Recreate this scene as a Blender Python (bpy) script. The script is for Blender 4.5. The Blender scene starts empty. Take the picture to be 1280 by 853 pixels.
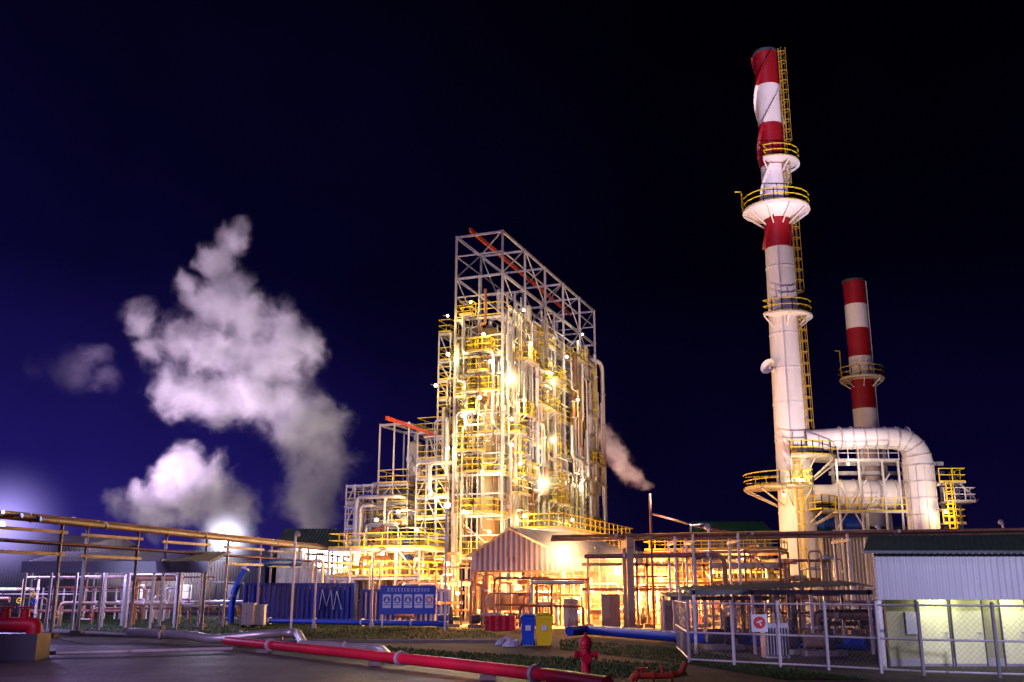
import bpy, math, random
from mathutils import Vector, Matrix
R = random.Random(11)
SC = bpy.context.scene
C = SC.collection
PI = math.pi
F = 1240.0; CH = 2.4
TH = math.atan((738-426.5)/F); sn, cs = math.sin(TH), math.cos(TH)
def Z(py, D):
    v = (426.5-py)/F
    return CH + D*(sn+v*cs)/(cs-v*sn)
def X(px, py, D):
    v = (426.5-py)/F
    return (px-640)/F*D/(cs-v*sn)
def W(px, py, D): return Vector((X(px, py, D), D, Z(py, D)))
def G(px, py, z=0.0):
    v = (426.5-py)/F
    D = (z-CH)/(sn+v*cs)*(cs-v*sn)
    return Vector((X(px, py, D), D, z))
V = Vector

# ------------------------------------------------------------------ mesh builder
class MB:
    def __init__(s): s.v = []; s.f = []
    def add(s, vs, fs):
        n = len(s.v); s.v += [tuple(v) for v in vs]; s.f += [tuple(i+n for i in f) for f in fs]; return s
    def obox(s, o, ux, uy, uz):
        o, ux, uy, uz = V(o), V(ux), V(uy), V(uz)
        vs = [o, o+ux, o+ux+uy, o+uy, o+uz, o+ux+uz, o+ux+uy+uz, o+uy+uz]
        return s.add(vs, [(0,3,2,1),(4,5,6,7),(0,1,5,4),(1,2,6,5),(2,3,7,6),(3,0,4,7)])
    def box(s, x0, x1, y0, y1, z0, z1):
        return s.obox((x0,y0,z0), (x1-x0,0,0), (0,y1-y0,0), (0,0,z1-z0))
    def bar(s, p, q, w, h=None):
        p, q = V(p), V(q); h = h or w
        d = q-p
        if d.length < 1e-5: return s
        dn = d.normalized()
        up = V((0,0,1)) if abs(dn.z) < .95 else V((0,1,0))
        a = dn.cross(up).normalized(); b = a.cross(dn).normalized()
        return s.obox(p-a*w/2-b*h/2, d, a*w, b*h)
    def tube(s, pts, r, n=8, cap=True):
        pts = [V(p) for p in pts]; m = len(pts)
        tans = []
        for i in range(m):
            a = pts[max(i-1,0)]; b = pts[min(i+1,m-1)]
            tans.append((b-a).normalized())
        t = tans[0]; up = V((0,0,1)) if abs(t.z) < .9 else V((1,0,0))
        nrm = t.cross(up).normalized(); vs = []
        for i in range(m):
            t = tans[i]; nrm = (nrm - t*nrm.dot(t))
            nrm = nrm.normalized() if nrm.length > 1e-6 else t.orthogonal().normalized()
            bn = t.cross(nrm); rr = r[i] if isinstance(r, (list,tuple)) else r
            for k in range(n):
                a = 2*PI*k/n
                vs.append(pts[i]+nrm*math.cos(a)*rr+bn*math.sin(a)*rr)
        fs = []
        for i in range(m-1):
            for k in range(n):
                k2 = (k+1) % n
                fs.append((i*n+k, i*n+k2, (i+1)*n+k2, (i+1)*n+k))
        if cap:
            fs.append(tuple(reversed(range(n)))); fs.append(tuple(range((m-1)*n, m*n)))
        return s.add(vs, fs)
    def lathe(s, c, prof, n=24, a0=0, a1=2*PI):
        c = V(c); full = abs(a1-a0-2*PI) < 1e-6; k = n if full else n+1
        vs = []; fs = []
        for (r, z) in prof:
            for i in range(k):
                a = a0+(a1-a0)*i/n
                vs.append(c+V((r*math.cos(a), r*math.sin(a), z)))
        for j in range(len(prof)-1):
            for i in range(n):
                i2 = (i+1) % k
                fs.append((j*k+i, j*k+i2, (j+1)*k+i2, (j+1)*k+i))
        return s.add(vs, fs)
    def ball(s, c, r, n=12, sz=1.0):
        return s.lathe(c, [(max(r*math.sin(PI*i/8),.001), -r*sz*math.cos(PI*i/8)) for i in range(9)], n)
    def corr(s, p, q, z0, z1, pitch=.3, dep=.06, zt=None):
        p, q = V((p[0],p[1],0)), V((q[0],q[1],0)); d = q-p; L = d.length; t = d/L; nn = V((t.y,-t.x,0))
        m = max(4, int(L/pitch)*4); vs = []; fs = []
        for i in range(m+1):
            u = i/m; ph = i % 4; off = (0, dep, dep, 0)[ph]
            b = p+d*u+nn*off
            top = zt(u) if zt else z1
            vs += [(b.x,b.y,z0), (b.x,b.y,top)]
        for i in range(m): fs.append((2*i, 2*i+2, 2*i+3, 2*i+1))
        return s.add(vs, fs)
    def rcorr(s, a, b, c_, d_, pitch=.35, dep=.07):
        a, b, c_, d_ = V(a), V(b), V(c_), V(d_); L = (b-a).length
        nn = (b-a).cross(d_-a).normalized(); m = max(4, int(L/pitch)*4); vs = []; fs = []
        for i in range(m+1):
            u = i/m; off = (0, dep, dep, 0)[i % 4]
            vs += [a.lerp(b,u)+nn*off, d_.lerp(c_,u)+nn*off]
        for i in range(m): fs.append((2*i, 2*i+2, 2*i+3, 2*i+1))
        return s.add(vs, fs)
def build(name, mb, m, parent=None, smooth=True):
    me = bpy.data.meshes.new(name)
    o0 = V((0,0,0))
    if parent is not None:
        p = parent
        while p is not None: o0 = o0+V(p.location); p = p.parent
    me.from_pydata([(v[0]-o0.x, v[1]-o0.y, v[2]-o0.z) for v in mb.v], [], mb.f)
    me.materials.append(m)
    if smooth:
        me.polygons.foreach_set('use_smooth', [True]*len(me.polygons))
        me.set_sharp_from_angle(angle=math.radians(38))
    me.update()
    ob = bpy.data.objects.new(name, me); C.objects.link(ob)
    if parent is not None: ob.parent = parent
    return ob
def thing(name, label, cat, loc=(0,0,0), group=None):
    o = bpy.data.objects.new(name, None); C.objects.link(o); o.location = loc; o.empty_display_size = .3
    return tag(o, label, cat, group)
def tag(o, label, cat, group=None, kind=None):
    o['label'] = label; o['category'] = cat
    if group: o['group'] = group
    if kind: o['kind'] = kind
    return o
def struct(name, mb, m, smooth=False):
    o = build(name, mb, m, None, smooth); o['kind'] = 'structure'; o['label'] = name.replace('_',' '); return o
def rnd(pts, rad, k=5):
    pts = [V(p) for p in pts]; out = [pts[0]]
    for i in range(1, len(pts)-1):
        a, b, c_ = pts[i-1], pts[i], pts[i+1]
        r = min(rad, (a-b).length*.49, (c_-b).length*.49)
        p = b+(a-b).normalized()*r; q = b+(c_-b).normalized()*r
        for j in range(k+1):
            u = j/k; out.append(p*(1-u)**2+b*2*u*(1-u)+q*u*u)
    out.append(pts[-1]); return out

# ------------------------------------------------------------------ materials
def mat(name, col, rough=.55, metal=0.0, var=.45, scale=.7, streak=True, rust=0.0, bump=0.0, spec=.4):
    m = bpy.data.materials.new(name); m.use_nodes = True; nt = m.node_tree; n = nt.nodes; L = nt.links
    b = n['Principled BSDF']; b.inputs['Roughness'].default_value = rough; b.inputs['Metallic'].default_value = metal
    b.inputs['Specular IOR Level'].default_value = spec
    g = n.new('ShaderNodeNewGeometry'); mp = n.new('ShaderNodeMapping'); mp.inputs['Scale'].default_value = (1,1,.22 if streak else 1)
    L.new(g.outputs['Position'], mp.inputs[0])
    no = n.new('ShaderNodeTexNoise'); no.inputs['Scale'].default_value = scale; no.inputs['Detail'].default_value = 8; no.inputs['Roughness'].default_value = .68
    L.new(mp.outputs[0], no.inputs['Vector'])
    rp = n.new('ShaderNodeValToRGB'); rp.color_ramp.elements[0].position = .3; rp.color_ramp.elements[1].position = .68
    d = 1-var
    rp.color_ramp.elements[0].color = (col[0]*d, col[1]*d, col[2]*d, 1); rp.color_ramp.elements[1].color = (*col, 1)
    L.new(no.outputs[0], rp.inputs[0]); out = rp.outputs[0]
    if rust > 0:
        n2 = n.new('ShaderNodeTexNoise'); n2.inputs['Scale'].default_value = scale*2.3; n2.inputs['Detail'].default_value = 9; n2.inputs['Roughness'].default_value = .75
        L.new(mp.outputs[0], n2.inputs['Vector'])
        mr = n.new('ShaderNodeMapRange'); mr.inputs[1].default_value = .66-rust*.3; mr.inputs[2].default_value = .74-rust*.2
        L.new(n2.outputs[0], mr.inputs[0])
        mx = n.new('ShaderNodeMix'); mx.data_type = 'RGBA'; L.new(mr.outputs[0], mx.inputs[0]); L.new(out, mx.inputs[6]); mx.inputs[7].default_value = (.11,.045,.02,1)
        out = mx.outputs[2]
    L.new(out, b.inputs['Base Color'])
    rr = n.new('ShaderNodeMapRange'); rr.inputs[3].default_value = min(1,rough+.15); rr.inputs[4].default_value = max(.05,rough-.12)
    L.new(no.outputs[0], rr.inputs[0]); L.new(rr.outputs[0], b.inputs['Roughness'])
    if bump:
        bp = n.new('ShaderNodeBump'); bp.inputs['Strength'].default_value = bump; bp.inputs['Distance'].default_value = .1
        n3 = n.new('ShaderNodeTexNoise'); n3.inputs['Scale'].default_value = scale*9; n3.inputs['Detail'].default_value = 6
        L.new(g.outputs['Position'], n3.inputs['Vector']); L.new(n3.outputs[0], bp.inputs['Height']); L.new(bp.outputs[0], b.inputs['Normal'])
    return m
def emit(name, col, st):
    m = bpy.data.materials.new(name); m.use_nodes = True; n = m.node_tree.nodes; n.clear()
    e = n.new('ShaderNodeEmission'); e.inputs[0].default_value = (*col,1); e.inputs[1].default_value = st
    o = n.new('ShaderNodeOutputMaterial'); m.node_tree.links.new(e.outputs[0], o.inputs[0])
    m.cycles.emission_sampling = 'NONE'
    return m
def halomat(name, col, rad, e0):  # emission-only volume that draws a lamp's glow, no vapour in it
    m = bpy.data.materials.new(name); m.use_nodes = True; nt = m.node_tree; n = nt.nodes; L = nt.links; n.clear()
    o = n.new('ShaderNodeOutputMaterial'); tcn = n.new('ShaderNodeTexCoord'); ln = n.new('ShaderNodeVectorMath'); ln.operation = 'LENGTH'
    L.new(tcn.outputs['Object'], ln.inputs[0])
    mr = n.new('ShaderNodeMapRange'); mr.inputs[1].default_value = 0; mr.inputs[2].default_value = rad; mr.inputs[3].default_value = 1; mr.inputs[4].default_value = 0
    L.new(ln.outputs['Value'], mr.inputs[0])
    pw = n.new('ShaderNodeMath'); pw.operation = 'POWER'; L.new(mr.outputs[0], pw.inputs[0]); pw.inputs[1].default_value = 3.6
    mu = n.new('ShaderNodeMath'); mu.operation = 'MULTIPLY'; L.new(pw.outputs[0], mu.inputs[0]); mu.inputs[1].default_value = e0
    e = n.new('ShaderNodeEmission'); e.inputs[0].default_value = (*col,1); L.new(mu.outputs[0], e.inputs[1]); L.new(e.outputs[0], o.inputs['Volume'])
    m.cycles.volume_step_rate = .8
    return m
STEEL = mat('galvanized_steel', (.60,.57,.60), .45, .2, .5, 1.0, rust=.28)
STEEL2 = mat('painted_cream_steel', (.56,.50,.42), .5, 0, .5, 1.0, rust=.45)
DARKST = mat('dark_steel', (.07,.07,.09), .5, .3, .4)
YEL = mat('yellow_paint', (.80,.58,.02), .5, 0, .35, 1.5, rust=.15)
YELD = mat('worn_yellow_paint', (.45,.28,.03), .6, 0, .45, 1.5, rust=.3)
RED = mat('red_paint', (.62,.012,.04), .42, 0, .4, .6)
BRED = mat('stack_red_paint', (.30,.006,.014), .45, 0, .35, .5)
ORED = mat('orange_red_paint', (.70,.09,.03), .5, 0, .3)
WHITE = mat('white_paint', (.76,.71,.72), .5, 0, .28, .35, True, rust=.14)
BEIGE = mat('beige_cladding', (.55,.40,.22), .5, .1, .45, .6, rust=.2)
SILV = mat('aluminium_jacket', (.68,.66,.66), .36, .6, .35, 1.2)
RUSTP = mat('rusty_pipe_paint', (.30,.14,.09), .6, .1, .5, 1.5, rust=.5)
TAN = mat('tan_paint', (.42,.28,.18), .6, 0, .45, 1, rust=.35)
BLUE = mat('blue_paint', (.012,.06,.45), .4, 0, .35, .8)
NAVY = mat('navy_container_paint', (.008,.025,.24), .5, 0, .5, .5, rust=.15)
GREENR = mat('dark_green_roofing', (.02,.07,.045), .5, .1, .4, .7)
ROOFD = mat('dark_eave_roofing', (.03,.055,.045), .6, .0, .4, .7)
LAV = mat('pale_lavender_cladding', (.50,.50,.58), .5, .1, .3, .5, rust=.05)
GREYC = mat('grey_cladding', (.34,.32,.38), .5, .2, .4, .5, rust=.15)
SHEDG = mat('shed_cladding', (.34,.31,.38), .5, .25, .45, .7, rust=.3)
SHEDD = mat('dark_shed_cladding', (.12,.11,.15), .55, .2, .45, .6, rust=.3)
LIME = mat('pale_lime_wall', (.30,.29,.16), .6, 0, .3, .9)
LIMED = mat('lime_door_paint', (.74,.74,.46), .45, 0, .25, 1.2)
CONC = mat('concrete', (.24,.21,.19), .85, 0, .5, .8, streak=False, bump=.4)
BLACK = mat('black_rubber', (.02,.02,.022), .6, 0, .3)
PAPER = mat('sign_white', (.62,.66,.74), .5, 0, .1)
BSIGN = mat('sign_blue', (.010,.06,.42), .45, 0, .15)
RSIGN = mat('sign_red', (.6,.02,.02), .45, 0, .15)
LETTER = mat('white_lettering', (.75,.75,.85), .5, 0, .1)
DIRT = mat('dirt_ground', (.060,.044,.050), .9, 0, .6, .35, streak=False, bump=.7, spec=.2)
ASPH = mat('asphalt', (.050,.040,.062), .58, 0, .5, .5, streak=False, bump=.7, spec=.5)
VERGE = mat('verge_soil', (.022,.040,.014), .95, 0, .6, .8, streak=False, bump=.8, spec=.1)
GRASSM = mat('grass_blade', (.045,.10,.018), .7, 0, .6, .9, streak=False)
WARM_B = emit('warm_bulb', (1,.88,.5), 18)
ORAN_B = emit('orange_bulb', (1,.76,.4), 22)
COOL_B = emit('cool_bulb', (.85,.85,1), 30)
TUBE_B = emit('fluorescent_tube', (.9,1,.6), 8)

# ------------------------------------------------------------------ pieces
def rail(mb, pts, h=1.1, closed=False, w=.07, sp=1.5):
    pts = [V(p) for p in pts]
    if closed: pts = pts+[pts[0]]
    for a, b in zip(pts[:-1], pts[1:]):
        L = (b-a).length
        if L < .05: continue
        for k in (h, h*.52): mb.bar(a+V((0,0,k)), b+V((0,0,k)), w, w)
        mb.bar(a+V((0,0,.06)), b+V((0,0,.06)), .03, .1)
        n = max(1, int(round(L/sp)))
        for i in range(n+1):
            p = a.lerp(b, i/n); mb.bar(p, p+V((0,0,h)), w, w)
def ladder(parent, base, z0, z1, out, name='ladder', cage=True, m=None, gap=.08):
    m = m or YELD
    base = V(base); out = V((out[0],out[1],0)).normalized(); sd = V((-out.y,out.x,0))
    mb = MB(); p = V((base.x,base.y,0))+out*gap
    for k in (-.22,.22): mb.bar(p+sd*k+V((0,0,z0)), p+sd*k+V((0,0,z1)), .07)
    z = z0+.3
    while z < z1: mb.bar(p-sd*.22+V((0,0,z)), p+sd*.22+V((0,0,z)), .04); z += .4
    l = build(name, mb, m, parent)
    if cage and z1-z0 > 3.2:
        cb = MB(); z = z0+2.2; c0 = p
        def arc(zz): return [c0+sd*(.34*math.cos(a))+out*(.62*math.sin(a))+V((0,0,zz)) for a in [PI*i/6 for i in range(7)]]
        while z < z1:
            A = arc(z)
            for a, b in zip(A[:-1], A[1:]): cb.bar(a, b, .03, .08)
            z += 1.0
        for a in (1,3,5):
            q0 = arc(z0+2.2)[a]; q1 = arc(z1)[a]; cb.bar(q0, q1, .04)
        build('ladder_cage', cb, m, l)
    return l
def ringdeck(parent, c, z, r0, r1, a0, a1, m=WHITE, gus=.45, n=24, cone=False):
    d = MB(); full = abs(a1-a0-2*PI) < 1e-6
    d.lathe((c[0],c[1],z), [(r0-.02,-.14),(r1,-.14),(r1,0),(r0-.02,0)], n, a0, a1)
    if gus:
        k = max(3, int((a1-a0)*r1/2.0))
        for i in range(k+(0 if full else 1)):
            a = a0+(a1-a0)*i/k; u = V((math.cos(a), math.sin(a), 0)); cc = V((c[0],c[1],z-.18))
            d.bar(cc+u*(r1-.1), cc+u*(r0-.02)+V((0,0,-(r1-r0)*gus*1.6)), .08, .12)
    if cone: d.lathe((c[0],c[1],z), [(r1-.35,-.15),(r1-.9,-.5),(r0-.02,-.95)], n)
    o = build('platform', d, m, parent)
    rb = MB(); k = max(6, int((a1-a0)*r1/.9))
    pts = [V((c[0]+(r1-.06)*math.cos(a0+(a1-a0)*i/k), c[1]+(r1-.06)*math.sin(a0+(a1-a0)*i/k), z+.005)) for i in range(k if full else k+1)]
    if not full:
        for A, P in ((a0, 0), (a1, -1)):
            q = V((c[0]+r0*math.cos(A), c[1]+r0*math.sin(A), z)); pts = ([q]+pts) if P == 0 else (pts+[q])
    rail(rb, pts, 1.15, closed=full, sp=.9, w=.075)
    build('railing', rb, YEL, o)
    return o
def stair(parent, p, q, wdir, w=.9, name='stair', m=STEEL2):
    p, q, wd = V(p), V(q), V(wdir).normalized()*w
    s_ = MB()
    for o in (V((0,0,0)), wd): s_.bar(p+o, q+o, .05, .2)
    n = int(abs(q.z-p.z)/.3); run = V((q.x-p.x,q.y-p.y,0)).normalized()*.22
    for i in range(n):
        c_ = p.lerp(q, (i+.5)/n); s_.obox(c_-run/2, run, wd, V((0,0,.03)))
    o = build(name, s_, m, parent)
    r_ = MB()
    for off in (V((0,0,0)), wd):
        for h in (1.0,.5): r_.bar(p+off+V((0,0,h)), q+off+V((0,0,h)), .045)
        for i in range(5):
            c_ = p.lerp(q, i/4)+off; r_.bar(c_, c_+V((0,0,1)), .045)
    build('handrail', r_, YEL, o)
    return o
ORD = ['lowest','second','third','fourth','fifth','sixth','seventh','eighth','ninth']
mm = {}
def lamp(p, out, label, power=500, col=(1,.75,.32), bulb=WARM_B, r=.2, name='floodlight', cat='lamp', group=None, pole=None, lr=.12, halo=None):
    p = V(p); out = V(out).normalized()
    t = thing(name, label, cat, p, group)
    h = MB()
    h.tube([p-out*(r*1.9), p-out*(r*1.2), p-out*(r*.2)], [r*.5, r*.9, r*1.25], 10)
    build('housing', h, GREYC, t)
    b = MB(); b.ball(p+out*r*.35, r*.95, 10); bo = build('bulb', b, bulb, t)
    a = MB(); a.bar(p-out*(r*1.5), p-out*(r*1.5+.6)+V((0,0,-.1)), .07)
    if pole is not None: a.bar(p-out*(r*1.5+.5), (p.x-out.x*(r*1.5+.5), p.y-out.y*(r*1.5+.5), pole), .12)
    build('bracket', a, STEEL, t)
    if halo:
        R_, e0, mc = halo
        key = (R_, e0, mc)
        if key not in mm: mm[key] = halomat('glow_halo', mc, R_, e0)
        q = MB(); q.ball(p, R_, 20); build('glow_halo', q, mm[key], t)  # glowing sphere stands in for the glare around the lamp
    ld = bpy.data.lights.new('lamp_light', 'POINT'); ld.energy = power; ld.color = col; ld.shadow_soft_size = lr
    lo = bpy.data.objects.new('lamp_light', ld); C.objects.link(lo); lo.parent = t; lo.location = out*(r*1.6+.15)
    return t
def spot(p, target, power, col, ang, label, size=.3, blend=.6, bulb=COOL_B, r=.16, pole=None):
    p = V(p); d = (V(target)-p).normalized()
    t = thing('floodlight', label, 'floodlight', p)
    h = MB(); h.tube([p-d*r*1.8, p-d*r, p], [r*.5, r*1.0, r*1.35], 12); build('housing', h, GREYC, t)
    b = MB(); b.tube([p+d*.01, p+d*.03], [r*1.1, r*1.1], 12); build('lens', b, bulb, t)
    a = MB(); a.bar(p-d*r*1.5, (p.x-d.x*r*1.5, p.y-d.y*r*1.5, pole if pole is not None else 0), .12); build('post', a, STEEL, t)
    ld = bpy.data.lights.new('lamp_light', 'SPOT'); ld.energy = power; ld.color = col; ld.spot_size = ang; ld.spot_blend = blend; ld.shadow_soft_size = size
    lo = bpy.data.objects.new('lamp_light', ld); C.objects.link(lo); lo.parent = t; lo.location = d*.15
    lo.rotation_euler = d.to_track_quat('-Z', 'Y').to_euler()
    return t

# ------------------------------------------------------------------ world, camera
w = bpy.data.worlds.new('World'); SC.world = w; w.use_nodes = True
nt = w.node_tree; n = nt.nodes; L = nt.links
bg = n['Background']; tc = n.new('ShaderNodeTexCoord'); sp = n.new('ShaderNodeSeparateXYZ'); L.new(tc.outputs['Generated'], sp.inputs[0])
rz = n.new('ShaderNodeValToRGB'); e = rz.color_ramp.elements
e[0].position = 0; e[0].color = (.011,.007,.075,1); e[1].position = .6; e[1].color = (.0004,.0003,.0024,1)
k = e.new(.12); k.color = (.0048,.003,.045,1); k = e.new(.30); k.color = (.0010,.0007,.011,1)
L.new(sp.outputs[2], rz.inputs[0])
rx = n.new('ShaderNodeMapRange'); rx.inputs[1].default_value = .12; rx.inputs[2].default_value = -.5; rx.inputs[3].default_value = .3; rx.inputs[4].default_value = 2.2
L.new(sp.outputs[0], rx.inputs[0])
no = n.new('ShaderNodeTexNoise'); no.inputs['Scale'].default_value = 3.2; no.inputs['Detail'].default_value = 6
L.new(tc.outputs['Generated'], no.inputs['Vector'])
nr = n.new('ShaderNodeMapRange'); nr.inputs[1].default_value = .35; nr.inputs[2].default_value = .75; nr.inputs[3].default_value = .7; nr.inputs[4].default_value = 1.6
L.new(no.outputs[0], nr.inputs[0])
mu = n.new('ShaderNodeMath'); mu.operation = 'MULTIPLY'; L.new(rx.outputs[0], mu.inputs[0]); L.new(nr.outputs[0], mu.inputs[1])
L.new(rz.outputs[0], bg.inputs[0]); L.new(mu.outputs[0], bg.inputs[1])
cam = bpy.data.cameras.new('camera'); co = bpy.data.objects.new('camera', cam); C.objects.link(co); SC.camera = co
cam.lens = F/1280*36; cam.sensor_width = 36; cam.clip_end = 3000; co.location = (0,0,CH); co.rotation_euler = (PI/2+TH,0,0)
SC.view_settings.view_transform = 'Standard'; SC.view_settings.look = 'None'
sl = bpy.data.lights.new('night_fill', 'SUN'); sl.energy = .5; sl.color = (.52,.40,1.0); sl.angle = math.radians(12)  # added violet fill that lifts the whole scene, no source stands there
so = bpy.data.objects.new('night_fill', sl); C.objects.link(so); so.rotation_euler = V((.45,.75,-.5)).to_track_quat('-Z','Y').to_euler()

# ------------------------------------------------------------------ ground
g = MB(); g.add([(-900,-60,0),(900,-60,0),(900,1500,0),(-900,1500,0)], [(0,1,2,3)]); struct('ground', g, DIRT)
g = MB(); g.add([(-14,66,.004),(24,66,.004),(24,98,.004),(-14,98,.004)], [(0,1,2,3)]); struct('paved_bounce_pad', g, CONC)  # pale concrete pad added to bounce the orange lamp light
def poly(name, pix, z, m):
    pts = [G(*p) for p in pix]
    mb = MB(); mb.add([(p.x,p.y,z) for p in pts], [tuple(range(len(pts)))]); return struct(name, mb, m), [V((p.x,p.y,0)) for p in pts]
rd = MB(); rd.add([(-60,-30,.004),(14,-30,.004),(2,31,.004),(-8,41,.004),(-13.5,46,.004),(-60,52,.004)], [(0,1,2,3,4,5)]); struct('road', rd, ASPH)
vA = [(20,772),(180,770),(470,779),(600,788),(640,797),(520,800),(380,799),(170,792),(0,783)]
vB = [(380,806),(470,808),(560,815),(700,823),(850,832),(860,845),(760,847),(640,838),(540,827),(450,818)]
vC = [(700,800),(860,812),(1000,838),(1090,850),(980,850),(860,830),(700,812)]
polys = []
for i, pv in enumerate((vA, vB, vC)):
    o_, pp = poly('grass_verge', pv, .008+.004*i, VERGE); polys.append(pp)
def inside(p, poly_):
    c_ = False; j = len(poly_)-1
    for i in range(len(poly_)):
        a, b = poly_[i], poly_[j]
        if (a.y > p[1]) != (b.y > p[1]) and p[0] < (b.x-a.x)*(p[1]-a.y)/(b.y-a.y)+a.x: c_ = not c_
        j = i
    return c_
gm = MB()
for pp, cnt in zip(polys, (16000, 14000, 7000)):
    x0 = min(p.x for p in pp); x1 = max(p.x for p in pp); y0 = min(p.y for p in pp); y1 = max(p.y for p in pp)
    for i in range(cnt):
        x, y = R.uniform(x0,x1), R.uniform(y0,y1)
        if not inside((x,y), pp): continue
        a = R.uniform(0,PI); h = R.uniform(.03,.12); ww = R.uniform(.02,.05); lx, ly = R.uniform(-.08,.08), R.uniform(-.08,.08)
        dx, dy = math.cos(a)*ww, math.sin(a)*ww
        gm.add([(x-dx,y-dy,.01),(x+dx,y+dy,.01),(x+lx,y+ly,h)], [(0,1,2)])
go = build('grass', gm, GRASSM, None, False); tag(go, 'short green grass growing on the verges beside the road', 'grass', kind='stuff')
kb = MB()
for pa, pb in (((0,790),(160,797)), ((160,797),(380,803)), ((380,803),(640,803))):
    kb.bar(G(*pa)+V((0,0,.05)), G(*pb)+V((0,0,.05)), .25, .14)
struct('kerb', kb, CONC)

# ------------------------------------------------------------------ main steel tower
O = V((-.8,80,0)); e1 = V((.364,.931,0)).normalized(); e2 = V((-e1.y,e1.x,0))
def T(a, b, z): return O+e1*a+e2*b+V((0,0,z))
def proj(p):
    d = V(p)-V((0,0,CH)); dep = d.y*cs+d.z*sn; return 640+F*d.x/dep, 426.5-F*(-d.y*sn+d.z*cs)/dep
def on_tower(px, py, off=.6):
    best = None
    for i in range(-10, 300):
        if px >= 622: a, b = i*.1, -off
        else: a, b = -off, i*.1
        q = T(a,b,0); zz = Z(py, q.y); qx, _ = proj((q.x,q.y,zz))
        if best is None or abs(qx-px) < best[0]: best = (abs(qx-px), V((q.x,q.y,zz)), a, b)
    return best[1:]
HT = 32.3
AL = [0,5.4,10.8,16.2,21.6,27]; BL = [0,4.3]
LV = [5,8.3,11.6,14.9,18.2,21.5,24.8]
tw = thing('process_tower', 'tall open steel process tower with yellow railings and red top beam', 'steel tower', O)
def one(name, p, q, wd, m_, par, h=None):
    mb = MB(); mb.bar(p, q, wd, h); return build(name, mb, m_, par)
for a in AL:
    for b in BL: one('column', T(a,b,0), T(a,b,HT), .2, STEEL, tw)
for a in (2.7,8.1,13.5,18.9,24.3):
    for b in BL: one('post', T(a,b,0), T(a,b,24.8 if a != 13.5 else 28.5), .12, STEEL, tw)
one('post', T(0,2.15,0), T(0,2.15,28.5), .12, STEEL, tw)
for z in LV+[28.5, HT]:
    m = MB()
    for b in BL: m.bar(T(0,b,z-.13), T(27,b,z-.13), .14, .22)
    for a in AL: m.bar(T(a,0,z-.13), T(a,4.3,z-.13), .12, .18)
    build('beam_frame', m, STEEL, tw)
for z in [6.65,9.95,13.2,16.5,19.8,23.1,26.7,30.4]:
    m = MB(); m.bar(T(0,4.3,z), T(0,0,z), .08, .11); m.bar(T(0,0,z), T(27,0,z), .08, .11); m.bar(T(27,0,z), T(27,4.3,z), .08, .11); m.bar(T(27,4.3,z), T(0,4.3,z), .08, .11)
    build('girt', m, STEEL, tw)
for z, z2_ in ((HT,28.5),(28.5,24.8)):
    for b in BL:
        for i in range(5):
            if (i+(z==HT)) % 2: one('cross_brace', T(AL[i],b,z2_), T(AL[i+1],b,z), .09, STEEL, tw)
            else: one('cross_brace', T(AL[i+1],b,z2_), T(AL[i],b,z), .09, STEEL, tw)
    for i in (0,2,5): one('cross_brace', T(AL[i],0,z2_), T(AL[i],4.3,z), .09, STEEL, tw)
for k in range(len(LV)-1):
    for i in range(5):
        if R.random() < .6: one('cross_brace', T(AL[i],0,LV[k]), T(AL[i+1],0,LV[k+1]), .11, STEEL, tw)
        if R.random() < .25: one('cross_brace', T(AL[i+1],4.3,LV[k]), T(AL[i],4.3,LV[k+1]), .1, STEEL, tw)
    if k in (0,3,5): one('cross_brace', T(0,0,LV[k]), T(0,4.3,LV[k+1]), .09, STEEL, tw)
for i in range(5): one('roof_brace', T(AL[i],0,HT), T(AL[i+1],4.3,HT), .09, STEEL, tw)
m = MB(); m.bar(T(-.3,2.9,HT+.3), T(27.6,2.9,HT-.05), .2, .34)
build('hoist_beam', m, ORED, tw)
for k, z in enumerate(LV):
    d = MB(); rl = MB()
    for i in range(5):
        if R.random() < .6: d.obox(T(AL[i],0,z), e1*5.4, e2*1.1, V((0,0,.06)))
        else: d.obox(T(AL[i],0,z), e1*5.4, e2*4.3, V((0,0,.06)))
    o = build('deck', d, STEEL2, tw)
    rail(rl, [T(0,4.35,z+.07), T(0,-.05,z+.07), T(27,-.05,z+.07), T(27,4.35,z+.07)], w=.055)
    rail(rl, [T(0,4.35,z+.07), T(27,4.35,z+.07)], w=.055)
    build('railing', rl, YEL, o)
for i in range(28):
    k = R.randrange(0, 7); z = LV[k]-(1.6 if R.random() < .55 else 0); a = R.uniform(.2, 24); la = R.uniform(1.4, 3.2); ou = R.uniform(.7, 1.3)
    d = MB(); d.obox(T(a,-ou-.1,z), e1*la, e2*ou, V((0,0,.08)))
    for q in (0, la): d.bar(T(a+q,-.1,z-1.0), T(a+q,-ou,z), .07)
    o = build('balcony', d, STEEL2, tw)
    rl = MB(); rail(rl, [T(a,-.1,z+.1), T(a,-ou-.05,z+.1), T(a+la,-ou-.05,z+.1), T(a+la,-.1,z+.1)], w=.055, sp=1.0); build('railing', rl, YEL, o)
for i in range(14):
    k = R.randrange(0, 7); z = LV[k]-(1.6 if R.random() < .5 else 0); b = R.uniform(.1, 2.6); la = R.uniform(1.0, 1.8); ou = R.uniform(.7, 1.2)
    d = MB(); d.obox(T(-ou-.1,b,z), e1*ou, e2*la, V((0,0,.08))); o = build('balcony', d, STEEL2, tw)
    rl = MB(); rail(rl, [T(-.1,b,z+.1), T(-ou-.05,b,z+.1), T(-ou-.05,b+la,z+.1), T(-.1,b+la,z+.1)], w=.055, sp=.8); build('railing', rl, YEL, o)
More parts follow.
